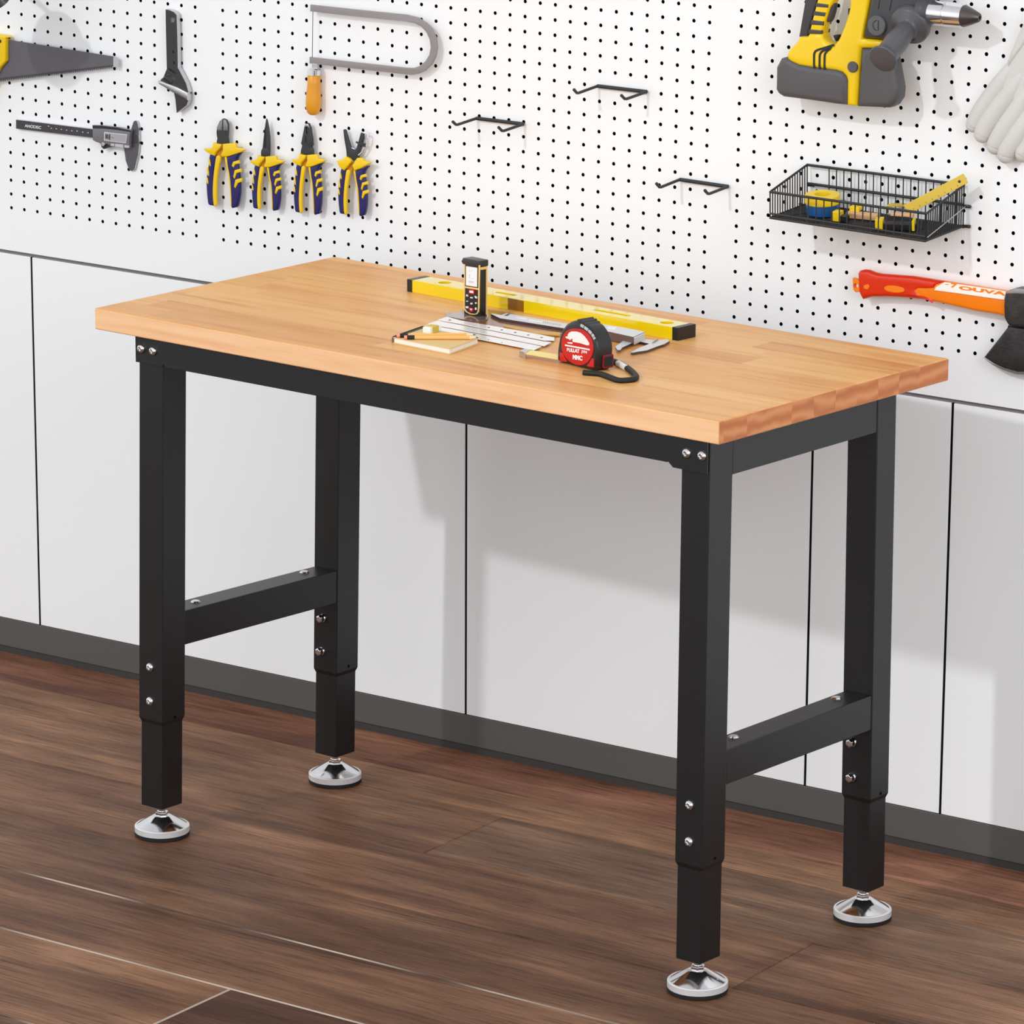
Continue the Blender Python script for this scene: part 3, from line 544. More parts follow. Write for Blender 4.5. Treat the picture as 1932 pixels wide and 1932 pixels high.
def head4(t):
    j = sh([(1387, 216), (1398, 213), (1409, 222), (1430, 300), (1450, 365), (1482, 405), (1500, 400), (1518, 350), (1542, 262), (1550, 236), (1571, 243), (1572, 300), (1550, 375), (1530, 435), (1524, 480), (1465, 505), (1420, 480), (1414, 400), (1396, 300)], .009, .014, 'jaws', [tool], t, .001)
    m = MB(); pts = [WF.at(*p, .013) for p in z2c([(1556, 240), (1612, 254), (1612, 300), (1600, 345), (1565, 420), (1530, 450)])]; m.tube(pts, .0016, 8); m.build('stop_frame', chrome, j, smooth=40)
    MB().tube([WF.at(*p, .015) for p in z2c([(1508, 328), (1545, 348), (1590, 368)])], .0017, 10).build('adjusting_screw', tool, t, smooth=40)
    MB().tube([WF.at(*p, .015) for p in z2c([(1548, 335), (1588, 350)])], .0017, 10).build('adjusting_screw', tool, t, smooth=40)
    MB().tube([WF.at(*p, .012) for p in z2c([(1440, 335), (1455, 375), (1495, 395)])], .0012, 8).build('spring', silver, t, smooth=40)
pliers('diagonal_cutter', 'diagonal cutting pliers with rounded jaws, leftmost of the four blue and yellow pliers', 112, 1, 335, 1, head1)
pliers('needle_nose_pliers', 'needle nose pliers with a long pointed jaw and blue yellow handles', 530, .836, 452, .847, head2)
pliers('combination_pliers', 'flat nose combination pliers, third from the left among the blue and yellow pliers', 912, .817, 437, .932, head3)
pliers('wire_stripper', 'wire stripping pliers with open V jaws, rightmost of the four blue and yellow pliers', 1316, .85, 478, .885, head4,
       collar=[z2c([(1410, 463), (1440, 478), (1462, 502), (1430, 545), (1392, 588), (1350, 555), (1324, 500), (1370, 492)]), z2c([(1512, 474), (1556, 474), (1568, 500), (1600, 506), (1640, 515), (1560, 562), (1486, 592), (1468, 540)])])
# ---- coping saw
c = cz(5.367, 540, 0)
t = onwall('coping_saw', 'U shaped grey frame saw with a thin blade and a yellow wooden handle', 'saw', 594, 140)
fo = [(243, 48), (700, 97), (1220, 150), (1330, 178), (1420, 235), (1480, 305), (1515, 390), (1527, 480), (1512, 570), (1470, 655), (1400, 718), (1330, 748), (1270, 758), (1200, 752), (700, 696), (235, 642), (235, 578), (700, 632), (1220, 688), (1290, 690), (1350, 668), (1410, 618), (1448, 555), (1462, 480), (1452, 400), (1420, 330), (1370, 272), (1300, 235), (1220, 218), (700, 166), (243, 115)]
MB().shape(WF, [fpx(WF, c(fo), .0175)], .0135, .0175, .0003, 0).build('frame', [mat('saw_frame', (144, 138, 138), .5, .1)], t, smooth=30)
MB().tube([WF.at(*c([(270, 108)])[0], .016), WF.at(*c([(264, 590)])[0], .016)], .0006, 8).build('blade', gunmet, t)
tang = MB().shape(WF, [fpx(WF, c([(256, 640), (314, 648), (312, 690), (326, 702), (236, 702), (258, 688)]), .018)], .012, .018, .0008).build('tang', silver, t)
ca = WF.at(*c([(283, 700)])[0], .016); cb_ = WF.at(*c([(272, 1165)])[0], .016); axs = cb_-ca; s_ = axs.length/465; pr = 1/1070/5.367*1.28
MB().lathe(ca, axs, [(48*pr, 0), (50*pr, 4*s_), (50*pr, 58*s_), (48*pr, 60*s_)], 24).build('ferrule', chrome, t, smooth=30, label='chrome ring of the handle')
MB().lathe(ca, axs, [(44*pr, 58*s_), (50*pr, 64*s_), (49*pr, 150*s_), (54*pr, 230*s_), (58*pr, 310*s_), (58*pr, 350*s_), (54*pr, 400*s_), (45*pr, 440*s_), (28*pr, 460*s_), (10*pr, 465*s_)], 32).build('handle', mat('saw_handle', (222, 152, 32), .35, var=.08, vscale=40), t, smooth=60, label='glossy yellow wooden handle')
# ---- double peg hooks
def hook(label, bar, left, right):
    c = cz(3.22, 820, 140); P = c([bar[0], bar[1], left[0], left[1], right[0], right[1]])
    t = onwall('double_hook', label, 'hook', *P[0], group='black double prong hooks')
    a, b = WF.at(*P[0], .0057), WF.at(*P[1], .0057)
    MB().tube([a, b], .0031, 12).build('back_bar', wire, t, smooth=40)
    for o_, k1, k2 in ((a, P[2], P[3]), (b, P[4], P[5])):
        e1 = WF.at(*k1, .052); e2 = WF.at(*k2, .060)
        path = [o_, o_.lerp(e1, .5), o_.lerp(e1, .93), e1.lerp(e2, .15), e2]
        MB().tube(path, [.0024, .0024, .0024, .0024, .0024], 12).ball(e2, .0027, 12, 6).build('prong', wire, t, smooth=50)
    for o_ in (a, b): pass
hook('black double prong hook straight above the benchtop laser meter', ((255, 268), (540, 303)), ((132, 309), (112, 290)), ((412, 347), (390, 324)))
hook('black double prong hook highest on the board, right of the frame saw', ((990, 72), (1288, 107)), ((866, 117), (848, 95)), ((1158, 153), (1136, 130)))
hook('black double prong hook closest to the wire basket', ((1490, 640), (1782, 683)), ((1368, 689), (1349, 666)), ((1662, 729), (1643, 707)))
# ---- rotary hammer drill
cA = cz(7.156, 1450, 0); cB = cz(3.849, 1430, 0)
t = onwall('hammer_drill', 'large yellow and grey rotary hammer drill with silver chuck at the upper right', 'drill', 1600, 60)
dy = mat('drill_yellow', (238, 200, 4), .32); dg = mat('drill_grey', (82, 80, 82), .5); dg2 = mat('drill_dark', (62, 62, 66), .42)
def dsh(pts, h0, h1, name, m, par=None, bev=.004, smth=0, c=cA, label=None, holes=(), res=4):
    P = sm(pts, smth) if smth else pts
    return MB().shape(WF, [fpx(WF, c(P), h1)]+[fpx(WF, c(q), h1) for q in holes], h0, h1, bev, 0, None, res).build(name, m, par or t, smooth=50, label=label)
main = [(1110, -400), (1435, -400), (1355, 0), (1255, 520), (1400, 530), (1600, 560), (1560, 655), (1245, 655), (1218, 950), (1185, 1438), (1045, 1428), (1047, 1080), (1030, 1030), (985, 985), (900, 960), (600, 925), (400, 892), (300, 850), (245, 810), (235, 745), (255, 690), (310, 625), (375, 565), (402, 500), (515, 495), (540, 450), (720, 455), (728, 520), (765, 570), (825, 603), (880, 605), (935, 530), (1000, 380), (1045, 250), (1080, 120), (1085, 40)]
body = dsh(main, .035, .064, 'body', dy, bev=.007)
dsh([(150, 790), (225, 772), (300, 815), (400, 870), (600, 905), (900, 940), (990, 975), (1035, 1030), (1052, 1085), (1045, 1425), (900, 1410), (500, 1352), (180, 1312), (115, 1270), (80, 1215), (86, 910)], .030, .067, 'battery', dg, bev=.009, label='dark grey battery block at the bottom left')
dsh([(1240, 652), (1560, 655), (1660, 790), (1700, 1000), (1735, 1200), (1725, 1330), (1660, 1430), (1600, 1462), (1180, 1445), (1215, 950)], .032, .066, 'lower_housing', dg, bev=.010)
dsh([(1355, -400), (2200, -400), (2180, 20), (2130, 180), (2125, 353), (2070, 480), (1990, 565), (1880, 580), (1560, 550), (1255, 520), (1358, 0)], .046, .068, 'motor_housing', dg2, bev=.010)
dsh([(500, -120), (680, -120), (520, 498), (405, 498), (490, 0)], .038, .052, 'rear_guard', mat('drill_guard', (60, 58, 61), .5), bev=.003)
grip = dsh([(690, -200), (930, -200), (880, 0), (815, 110), (755, 300), (722, 458), (540, 452), (600, 210), (655, 0)], .040, .061, 'grip', dy, bev=.004, smth=0)
for q in ([(642, 40), (808, 60), (798, 106), (628, 92)], [(612, 150), (772, 170), (756, 224), (597, 206)], [(577, 270), (744, 290), (736, 346), (560, 334)], [(545, 396), (724, 410), (718, 460), (534, 454)]):
    dsh(q, .0365, .0618, 'grip_band', dg2, grip, bev=.0012)
dsh([(845, 40), (880, 48), (885, 80), (865, 180), (840, 260), (815, 300), (785, 303), (762, 270), (800, 150)], .042, .056, 'trigger', dg2, bev=.004)
dsh([(868, 480), (895, 472), (945, 480), (905, 562), (875, 510)], .042, .056, 'lock_lever', rubber, bev=.002)
for pth in ([(880, 606), (760, 645), (650, 680), (622, 710), (613, 750), (613, 917)], [(850, 640), (770, 670), (715, 700), (692, 740), (688, 790), (686, 930)], [(835, 660), (800, 680), (770, 715), (756, 760), (752, 936)]):
    mb = MB(); pp = fpx(WF, cA(sm(pth, 4, False)), .0648); mb.shape(WF, [ribbon(pp, .0034)], .063, .0650, .0002); mb.build('stripe', mat('stripe_black', (28, 28, 24), .4), body)
q = WF.at(*cA([(1140, 903)])[0], .064); MB().lathe(q-(-ND)*.001, -ND, [(.0085, 0), (.0085, .003), (.0075, .0038)], 28).build('round_button', dg, body, smooth=30)
q = WF.at(*cA([(1475, 345)])[0], .068); bd = MB().lathe(q-(-ND)*.001, -ND, [(.0152, 0), (.0152, .005), (.0142, .006)], 40).build('badge', mat('badge_grey', (88, 88, 92), .45), t, smooth=30)
m = MB(); cc = WF.px(*cA([(1475, 345)])[0], .0732)
arc = [(cc[0]-.0005+.0078*math.cos(math.radians(a)), cc[1]+.0078*math.sin(math.radians(a))) for a in range(100, 261, 16)]
m.shape(WF, [ribbon(arc, .0012)], .0728, .0733, 0); m.shape(WF, [ribbon([(cc[0]+.0008, cc[1]+.0078), (cc[0]+.0008, cc[1]-.0078)], .0014)], .0728, .0733, 0); m.build('badge_mark', rubber, bd)
for a, b in (((1502, -10), (1478, 125)), ((1662, -10), (1634, 138))):
    MB().shape(WF, [ribbon(fpx(WF, cA([a, b]), .0684), .0009)], .067, .0686, 0).build('vent_line', rubber, t)
# chuck along its axis
A0, A1 = WF.at(*cB([(1190, 85)])[0], .055), WF.at(*cB([(1612, 128)])[0], .055); ax = A1-A0; Lx = ax.length; ax.normalize()
pxr = 1/3.849/1060
MB().lathe(A0, ax, [(100*pxr, 0), (102*pxr, .05*Lx), (100*pxr, .12*Lx), (78*pxr, .17*Lx)], 40).build('chuck_collar', dg2, t, smooth=35)
ch = MB().lathe(A0, ax, [(74*pxr, .15*Lx), (76*pxr, .17*Lx), (76*pxr, .42*Lx), (70*pxr, .425*Lx), (70*pxr, .44*Lx), (77*pxr, .45*Lx), (74*pxr, .74*Lx)], 48).build('chuck', chrome, t, smooth=35, label='polished silver chuck sleeve')
MB().lathe(A0, ax, [(68*pxr, .74*Lx), (52*pxr, .85*Lx), (28*pxr, .985*Lx), (22*pxr, 1.0*Lx), (12*pxr, 1.0*Lx), (11*pxr, .97*Lx)], 40).build('chuck_nose', mat('nose_steel', (90, 84, 84), .3, .7), ch, smooth=35)
# auxiliary side handle pointing out and down
G0, G1 = WF.at(*cB([(1100, 190)])[0], .070), WF.at(*cB([(905, 430)])[0], .150); gx = G1-G0; Lg = gx.length; gx.normalize()
hh = MB().lathe(G0, gx, [(120*pxr, -.012), (126*pxr, -.008), (126*pxr, .000), (118*pxr, .003), (70*pxr, .006), (60*pxr, .010), (60*pxr, .12*Lg), (66*pxr, .3*Lg), (74*pxr, .5*Lg), (70*pxr, .75*Lg), (66*pxr, .88*Lg), (86*pxr, .95*Lg), (92*pxr, .98*Lg), (90*pxr, 1.0*Lg), (84*pxr, 1.01*Lg)], 40).build('side_handle', mat('side_grip', (80, 79, 84), .38), t, smooth=60)
MB().box(WF.P(*WF.px(*cA([(1150, 100)])[0], .02), PT+.0004), UD*.06, -Z*.01, -ND*.034).build('wall_mount', wire, t)
# ---- basket
t = onwall('wire_basket', 'black wire basket hung on the pegboard under the drill', 'basket', 1640, 400)
hb_, hf_ = .010, .106
K = {'BL': WF.at(1523, 311, hb_), 'BR': WF.at(1819, 349, hb_), 'bl': WF.at(1523, 384, hb_), 'br': WF.at(1817, 427, hb_), 'FL': WF.at(1453, 362, hf_), 'FR': WF.at(1748, 403, hf_), 'fl': WF.at(1453, 411, hf_), 'fr': WF.at(1746, 455, hf_)}
rw = .0019
MB().tube([K['BL'], K['BR'], K['FR'], K['FL']], rw*1.15, 10, closed=True).build('top_rim', wire, t, smooth=40)
up_ = Z*.0075
MB().tube([K['bl'], K['br'], K['fr'], K['fl']], rw, 10, closed=True).build('bottom_rim', wire, t, smooth=40)
MB().tube([K['fl']+up_*.9, K['fr']+up_*.9], rw*.8, 8).build('lower_rail', wire, t, smooth=40)
mbk0, mbk1 = K['bl'].lerp(K['BL'], .52), K['br'].lerp(K['BR'], .52)
MB().tube([mbk0, mbk1], rw*1.2, 10).build('back_rail', wire, t, smooth=40)
def panel(name, a0, b0, a1, b1, n, r, off=Vector((0, 0, 0)), skip=()):
    m = MB()
    for k in range(n+1):
        if k in skip: continue
        p, q = a0.lerp(b0, k/n), a1.lerp(b1, k/n); m.tube([p+off, q+off], r, 6)
    return m.build(name, wire, t, smooth=40)
panel('front_wires', K['fl'], K['fr'], K['FL'], K['FR'], 20, .0011)
panel('back_wires', K['bl'], K['br'], K['BL'], K['BR'], 21, .0011, skip=(0, 1, 2))
panel('side_wires', K['bl'], K['fl'], K['BL'], K['FL'], 15, .0011)
panel('side_wires', K['br'], K['fr'], K['BR'], K['FR'], 17, .0011)
m = MB()
for k in range(0, 61): m.tube([K['bl'].lerp(K['br'], k/60), K['fl'].lerp(K['fr'], k/60)], .0011, 5)
for k in range(0, 21): m.tube([K['bl'].lerp(K['fl'], k/20), K['br'].lerp(K['fr'], k/20)], .0011, 5)
for i in range(4):
    m.tube([K['bl'].lerp(K['br'], .02+.24*i)+Z*.001, K['fl'].lerp(K['fr'], .24+.24*i)+Z*.001], .001, 5); m.tube([K['fl'].lerp(K['fr'], .02+.24*i)+Z*.001, K['bl'].lerp(K['br'], .24+.24*i)+Z*.001], .001, 5)
m.build('floor_mesh', wire, t, smooth=40)
MB().tube([K['br'].lerp(K['BR'], .48)+UD*.003, K['fr']+UD*.003+Z*.006], .0008, 6).build('brace', silver, t)
for a in ('br', 'bl'):
    for f_ in (.0, .48):
        q = K[a].lerp(K[a.upper()], f_)+ND*.002; MB().tube([q, Vector(q)+ND*.0018+UD*.006, Vector(q)+ND*.0018+UD*.010], .0026, 8).build('mount_tab', wire, t, smooth=40)
def bfl(x, y, up=0):   # point on the basket floor under a pixel
    n = (K['br']-K['bl']).cross(K['fl']-K['bl']).normalized(); n = n if n.z > 0 else -n
    return hit(x, y, K['fl']+n*(.0025+up), n), n
# things in the basket
P, n_ = bfl(1552, 402)
BX = (K['br']-K['bl']).normalized(); BY = n_.cross(BX).normalized()
t2 = thing('tape_roll', 'blue lower roll of tape under the yellow roll in the basket', 'tape', P)
def roll(t_, z0, z1, ro, ri, m_, nm):
    mb = MB(); mb.lathe(P, n_, [(ri, z0), (ro*.97, z0), (ro, z0+.001), (ro, z1-.001), (ro*.97, z1), (ri, z1)], 40); mb.f = mb.f[:-2]; mb.mi = mb.mi[:-2]
    o_ = 0; N_ = 40
    for k in range(N_): mb.f.append((k, (k+1) % N_, 5*N_+(k+1) % N_, 5*N_+k)); mb.mi.append(0)
    return mb.build(nm, m_, t_, smooth=35)
roll(t2, 0, .016, .0255, .0110, mat('tape_blue', (24, 88, 150), .25), 'tape_band')
t2 = thing('tape_roll', 'yellow upper roll of tape on top of the blue roll in the basket', 'tape', P+n_*.0162)
roll(t2, .0162, .0300, .0270, .0125, mat('tape_yellow', (244, 206, 30), .35), 'tape_band')
def tilted(name, lab, cat, pts, m_, par=None): pass
# folding ruler leaning on the right rim
R0, R1 = WF.at(1710, 396, .058), WF.at(1822, 336, .040)
t2 = thing('folding_ruler', 'yellow folding ruler leaning over the right rim of the basket', 'ruler', bfl(1700, 410)[0])
d = (R1-R0).normalized(); upv = (Z-d*Z.dot(d)).normalized(); outv = d.cross(upv); 
if outv.dot(ND) > 0: outv = -outv
hw = .0078
seg_ = MB().box(R0-upv*hw-outv*.0015, d*(R1-R0).length, upv*2*hw, outv*.003).build('ruler_leg', mat('ruler_yellow', (216, 186, 70), .3), t2, bevel=.0006)
m = MB()
for k in range(1, 9):
    q = R0+d*((R1-R0).length*k/9.5)-upv*hw*.7+outv*.0015; m.box(q, d*.0006, upv*.0022, outv*.0002)
m.build('tick_marks', rubber, seg_)
MB().lathe(R0+d*((R1-R0).length*.90)+outv*.0014, outv, [(.0022, 0), (.0022, .0006), (.001, .0009)], 14).build('rivet', tool, seg_)
q0_, q1_ = bfl(1676, 408)[0]+n_*.016, bfl(1716, 405)[0]+n_*.014
dd = (q1_-q0_).normalized(); MB().box(q0_-BY*.006, dd*(q1_-q0_).length, BY*.013, n_*.003).build('ruler_leg', mat('ruler_yellow', (216, 186, 70), .3), t2, bevel=.0004)
# level-like wooden block
w0, w1 = bfl(1596, 411)[0], bfl(1654, 417)[0]; dd = (w1-w0).normalized(); pp_ = n_.cross(dd)
t2 = thing('wood_block', 'short pale wooden block lying across the middle of the basket floor', 'block', w0)
MB().box(w0, dd*(w1-w0).length, pp_*.014, n_*.0085).build('block', mat('pale_wood', (226, 176, 128), .5, var=.12, vscale=60), t2, bevel=.0006)
def clamp(label, px0, px1, hgt, dpt, jaws):
    a, b = bfl(*px0)[0], bfl(*px1)[0]; dd = (b-a).normalized(); pp = n_.cross(dd); L = (b-a).length
    t3 = thing('bar_clamp', label, 'clamp', a, 0, 'small black and yellow clamps in the basket')
    MB().box(a, dd*L, pp*dpt, n_*hgt*.62).build('bar', blackp, t3, bevel=.001)
    for f_, w_ in jaws: MB().box(a+dd*L*f_-pp*.0012, dd*w_, pp*(dpt+.0024), n_*hgt).build('jaw_pad', mat('pad_yellow', (240, 206, 16), .4), t3, bevel=.001)
clamp('small clamp with one wide yellow pad beside the tape rolls', (1571, 417), (1597, 420), .0155, .012, [(0, .0125)])
clamp('small clamp with yellow pads at the back of the basket behind the wooden block', (1602, 407), (1622, 409.5), .0150, .010, [(.05, .009), (.62, .006)])
clamp('longer black clamp with paired yellow pads under the ruler', (1651, 434), (1728, 436), .0165, .016, [(.0, .0045), (.085, .0065), (.90, .0045)])
t2 = thing('utility_knife', 'thin pale folding knife lying over the longer clamp in the basket', 'knife', bfl(1682, 428)[0]+n_*.018)
a, b = bfl(1680, 428)[0]+n_*.0170, bfl(1722, 431)[0]+n_*.0170; dd = (b-a).normalized(); pp = n_.cross(dd)
MB().box(a, dd*(b-a).length, pp*.010, n_*.004).build('handle', mat('pale_wood', (226, 176, 128), .5, var=.12, vscale=60), t2, bevel=.001)
MB().hexa([a-dd*.008+pp*.005, a, a+pp*.009, a-dd*.008+pp*.007], [p+n_*.002 for p in (a-dd*.008+pp*.005, a, a+pp*.009, a-dd*.008+pp*.007)]).build('blade', silver, t2)
# ---- axe
c = cz(5.82, 1600, 490)
t = onwall('axe', 'orange handled axe with a black head at the right edge of the board', 'axe', 1800, 590)
axr = mat('axe_red', (222, 44, 0), .35); axo = mat('axe_orange', (250, 130, 12), .3)
hd = [(100, 200), (98, 150), (118, 122), (168, 112), (215, 118), (290, 148), (360, 160), (700, 185), (1050, 240), (1300, 278), (1760, 350), (1760, 640), (1700, 625), (1640, 606), (1400, 570), (1200, 525), (975, 472), (800, 440), (600, 420), (400, 411), (250, 413), (185, 430), (150, 440), (128, 400), (110, 360)]
hnd = MB().shape(WF, [fpx(WF, c(hd), .028)], .014, .028, .006, res=4).build('handle', axo, t, smooth=50)
rd = [(102, 200), (100, 150), (120, 124), (168, 114), (215, 120), (290, 150), (360, 162), (700, 187), (1048, 242), (1015, 275), (975, 290), (945, 330), (860, 335), (770, 332), (752, 345), (770, 365), (830, 385), (890, 400), (930, 420), (950, 450), (972, 470), (800, 438), (600, 418), (400, 409), (250, 411), (150, 438), (112, 360)]
MB().shape(WF, [fpx(WF, c(rd), .0290)], .0150, .0290, .006, res=4).build('grip', axr, hnd, smooth=50, label='red rubber grip of the handle')
MB().shape(WF, [fpx(WF, c(sm([(395, 315), (420, 290), (500, 285), (590, 305), (617, 330), (600, 355), (520, 362), (430, 345)], 4)), .0297)], .0285, .0297, .0005).build('grip_patch', axo, hnd)
MB().shape(WF, [fpx(WF, c([(170, 285), (218, 268), (236, 296), (212, 328), (172, 318)]), .0297)], .0285, .0297, .0005).build('grip_patch', axo, hnd)
MB().shape(WF, [fpx(WF, c([(48, 200), (95, 213), (150, 270), (170, 290), (160, 320), (115, 355), (80, 358), (55, 330)]), .026), fpx(WF, c(circ((85, 288), 26, 14)), .026)], .018, .026, .001).build('hanging_lug', axo, hnd)
lb = MB().shape(WF, [fpx(WF, c([(1060, 246), (1200, 268), (1500, 312), (1735, 350), (1715, 440), (1500, 412), (1200, 368), (945, 335), (965, 300), (1010, 275)]), .0298)], .0285, .0298, .0003).build('label', mat('axe_label', (252, 248, 240), .4), hnd)
m = MB(); hT = .0299
m.shape(WF, [fpx(WF, c([(1065, 268), (1100, 266), (1108, 274), (1070, 276)]), hT)], hT-.0004, hT, 0)
m.text(WF, '7', (1600+1125/5.82, 490+305/5.82), (1600+1195/5.82, 490+315/5.82), (1600+1130/5.82, 490+256/5.82), .0298, bold=.03)
m.text(WF, 'OUVA', (1600+1215/5.82, 490+326/5.82), (1600+1735/5.82, 490+398/5.82), (1600+1222/5.82, 490+284/5.82), .0298, bold=.05); m.build('lettering', axo, lb)
iron = mat('axe_iron', (60, 59, 59), .42, .5, var=.8, vscale=55, bump=.3, bscale=260)
eye = [(1722, 360), (1765, 335), (1835, 316), (1990, 330), (2110, 345), (2130, 420), (2130, 640), (2090, 745), (1990, 760), (1850, 745), (1757, 732), (1728, 690), (1704, 640), (1700, 520), (1705, 430)]
ey = MB().shape(WF, [fpx(WF, c(eye), .037)], .008, .037, .006, res=4).build('axe_head', iron, t, smooth=50)
MB().shape(WF, [fpx(WF, c([(1757, 728), (1990, 752), (2092, 742), (2200, 900), (2330, 1130), (2200, 1190), (2000, 1240), (1850, 1238), (1700, 1198), (1580, 1140), (1482, 1074)]), .028)], .016, .028, .005, res=3).build('axe_blade', iron, ey, smooth=50)
MB().shape(WF, [fpx(WF, c([(1482, 1072), (1580, 1140), (1700, 1198), (1850, 1238), (2000, 1240), (2200, 1190), (2330, 1130), (2335, 1150), (2200, 1215), (2000, 1262), (1850, 1258), (1700, 1212), (1580, 1150)]), .023)], .021, .023, 0).build('cutting_edge', silver, ey)
MB().shape(WF, [fpx(WF, c([(1728, 372), (1768, 332), (1838, 316), (1990, 330), (2100, 345), (2105, 378), (1990, 384), (1850, 376), (1745, 378)]), .0378)], .034, .0378, .0015).build('top_bevel', mat('iron_pale', (150, 150, 150), .4, .5), ey, smooth=50)  # lighter grey bevel along the top of the head
# ---- work glove
c = cz(6.038, 1800, 0)
t = onwall('work_glove', 'pale grey leather work glove hanging fingers down at the right edge', 'glove', 1900, 120)
gm = mat('glove_leather', (208, 207, 203), .7, bump=.3, bscale=180, var=.05, vscale=25)
palm = [(860, 60), (797, 230), (700, 440), (610, 660), (560, 790), (520, 850), (500, 1000), (600, 1120), (760, 1250), (900, 1330), (1200, 1380), (1350, 900), (1400, 200), (1300, -150), (950, -150)]
MB().shape(WF, [fpx(WF, c(palm), .025)], .007, .025, .009, res=5).build('palm', gm, t, smooth=60)
nd_ = -ND
def finger(pts, rz, lab='finger'):
    P = [WF.at(*c([(x, y)])[0], .017) for x, y, r in sm(pts, 3, False)]; rs = [r/6.038/1040 for x, y, r in sm(pts, 3, False)]
    MB().tube(P, rs, 20, flat=(tuple(ND), 1.04)).ball(P[-1], rs[-1], 20, 12).build(lab, gm, t, smooth=70)
finger([(760, 600, 20), (620, 810, 60), (520, 960, 80), (400, 1130, 84), (290, 1290, 82), (232, 1400, 76), (218, 1425, 70)], 0)
finger([(880, 700, 20), (740, 910, 66), (600, 1110, 88), (480, 1270, 92), (380, 1420, 92), (338, 1500, 88), (325, 1530, 82)], 0)
finger([(980, 850, 20), (850, 1040, 70), (700, 1290, 92), (600, 1440, 95), (520, 1570, 92), (480, 1640, 86), (470, 1665, 80)], 0)
finger([(1090, 1000, 20), (960, 1200, 70), (820, 1400, 92), (720, 1550, 96), (640, 1670, 94), (600, 1740, 88), (592, 1765, 82)], 0)
finger([(1200, 1140, 20), (1070, 1340, 70), (950, 1530, 90), (860, 1670, 90), (800, 1740, 84), (790, 1755, 78)], 0)
MB().shape(WF, [fpx(WF, c([(797, 230), (860, 60), (1000, 40), (900, 300), (790, 500), (690, 640), (610, 760), (600, 700), (700, 450)]), .028)], .018, .028, .004, res=4).build('cuff_fold', gm, t, smooth=60)
MB().tube([WF.at(1960, -25, PT), WF.at(1960, -25, .03)], .002, 8).build('peg', wire, None, smooth=40)
tag(bpy.data.objects['peg.001'], 'dark peg that the work glove hangs from', 'hook')
# ================================================================ things on the bench
def tp(x, y, h=0): return TF.at(x, y, h)
# ---- spirit level
a0, a1, a2 = tp(768.3, 549.8), tp(1279, 643.3), tp(1308, 635)
ex = (a1-a0); Ll = ex.length; ex.normalize(); ey_ = Z.cross(ex); wd = (a2-a1).dot(ey_); wd = max(.018, min(wd, .045))
hl = .0195
t = thing('spirit_level', 'long yellow spirit level lying behind the tools on the bench top', 'spirit level', a0+ex*Ll/2+ey_*wd/2)
LF = Frame(a0, ex, ey_); ly = mat('level_yellow', (236, 208, 10), .2, coat=.8)
def lpx(x, y): return LF.px(x, y, hl)
c7 = cz(5.682, 720, 470); c8 = cz(5.222, 960, 550)
h1_ = circ((lpx(*c7([(625, 368)])[0])[0], wd*.52), .0105, 24); h4 = circ((lpx(*c8([(1491, 321)])[0])[0], wd*.5), .0105, 24)
def slot(xa, xb): return rrect(xa, wd*.5-.0052, xb, wd*.5+.0052, .0051, 5)
s2 = slot(lpx(920, 554)[0], lpx(966, 559)[0]); s3 = slot(lpx(1102, 588)[0], lpx(1176, 599)[0])
bod = MB().shape(LF, [[(.010, 0), (Ll-.010, 0), (Ll-.010, wd), (.010, wd)], h1_, s2, s3, h4], 0, hl, .0004).build('body', ly, t)
for x0, x1 in ((0, .011), (Ll-.011, Ll)):
    MB().shape(LF, [[(x0, -.0003), (x1, -.0003), (x1, wd+.0003), (x0, wd+.0003)]], 0, hl+.0004, .0006).build('end_cap', blackp, t, label='black plastic end cap')
xa = LF.px(*c7([(1155, 560)])[0], hl)[0]; xb = LF.px(*c7([(1375, 580)])[0], hl)[0]
MB().shape(LF, [[(xa, -.0004), (xb, -.0004), (xb, .0006), (xa, .0006)]], .001, hl-.001, 0).build('vial_window', mat('vial_amber', (140, 92, 4), .25), bod, label='amber window of the level vial')
q = lpx(*c8([(1491, 321)])[0]); MB().lathe(LF.P(q[0], q[1], hl*.3), Z, [(.002, 0), (.002, .010)], 10).build('vial', tool, bod)
# ---- laser distance meter
g0, g1, g2 = tp(872.5, 594), tp(903.8, 600.8), tp(919.3, 597)
ex = g1-g0; wL = ex.length; ex.normalize(); ey_ = Z.cross(ex); dL = max(.02, min((g2-g1).dot(ey_), .035)); print('laser', wL, dL, (g2-g1).dot(ey_))
nF = -ey_
t = thing('laser_meter', 'black handheld laser distance meter with gold trim standing upright on the bench', 'measuring device', g0+ex*wL/2+ey_*dL/2)
VF = Frame(g0, ex, Z, nF)
def vz(px_, py_, h=0): return VF.px(px_, py_, h)
htop = vz(889, 497)[1]; print('laser h', htop)
bot = MB(); LB = Frame(g0, ex, ey_)
foot = rrect(.0, -.0005, wL, dL, .0045); 
bd = MB().shape(LB, [rrect(.0006, .0002, wL-.0006, dL-.0006, .005)], 0, htop, .0015).build('case', blackp, t, smooth=40)
MB().shape(LB, [rrect(-.0004, -.0012, wL+.0004, dL+.0004, .003)], htop-.004, htop+.006, .0018).build('head', mat('meter_head', (40, 40, 42), .35), t, smooth=40)
c4 = cz(14.31, 860, 480)
gold = mat('gold_trim', (238, 198, 118), .35)
fo_ = [(222, 215), (245, 215), (240, 860), (605, 915), (612, 290), (640, 290), (625, 940), (622, 1450), (605, 1560), (560, 1620), (480, 1632), (380, 1618), (270, 1560), (210, 1480), (205, 1400)]
fi_ = [(240, 905), (600, 962), (596, 1450), (580, 1540), (545, 1600), (480, 1606), (390, 1594), (290, 1540), (240, 1465), (235, 1400)]
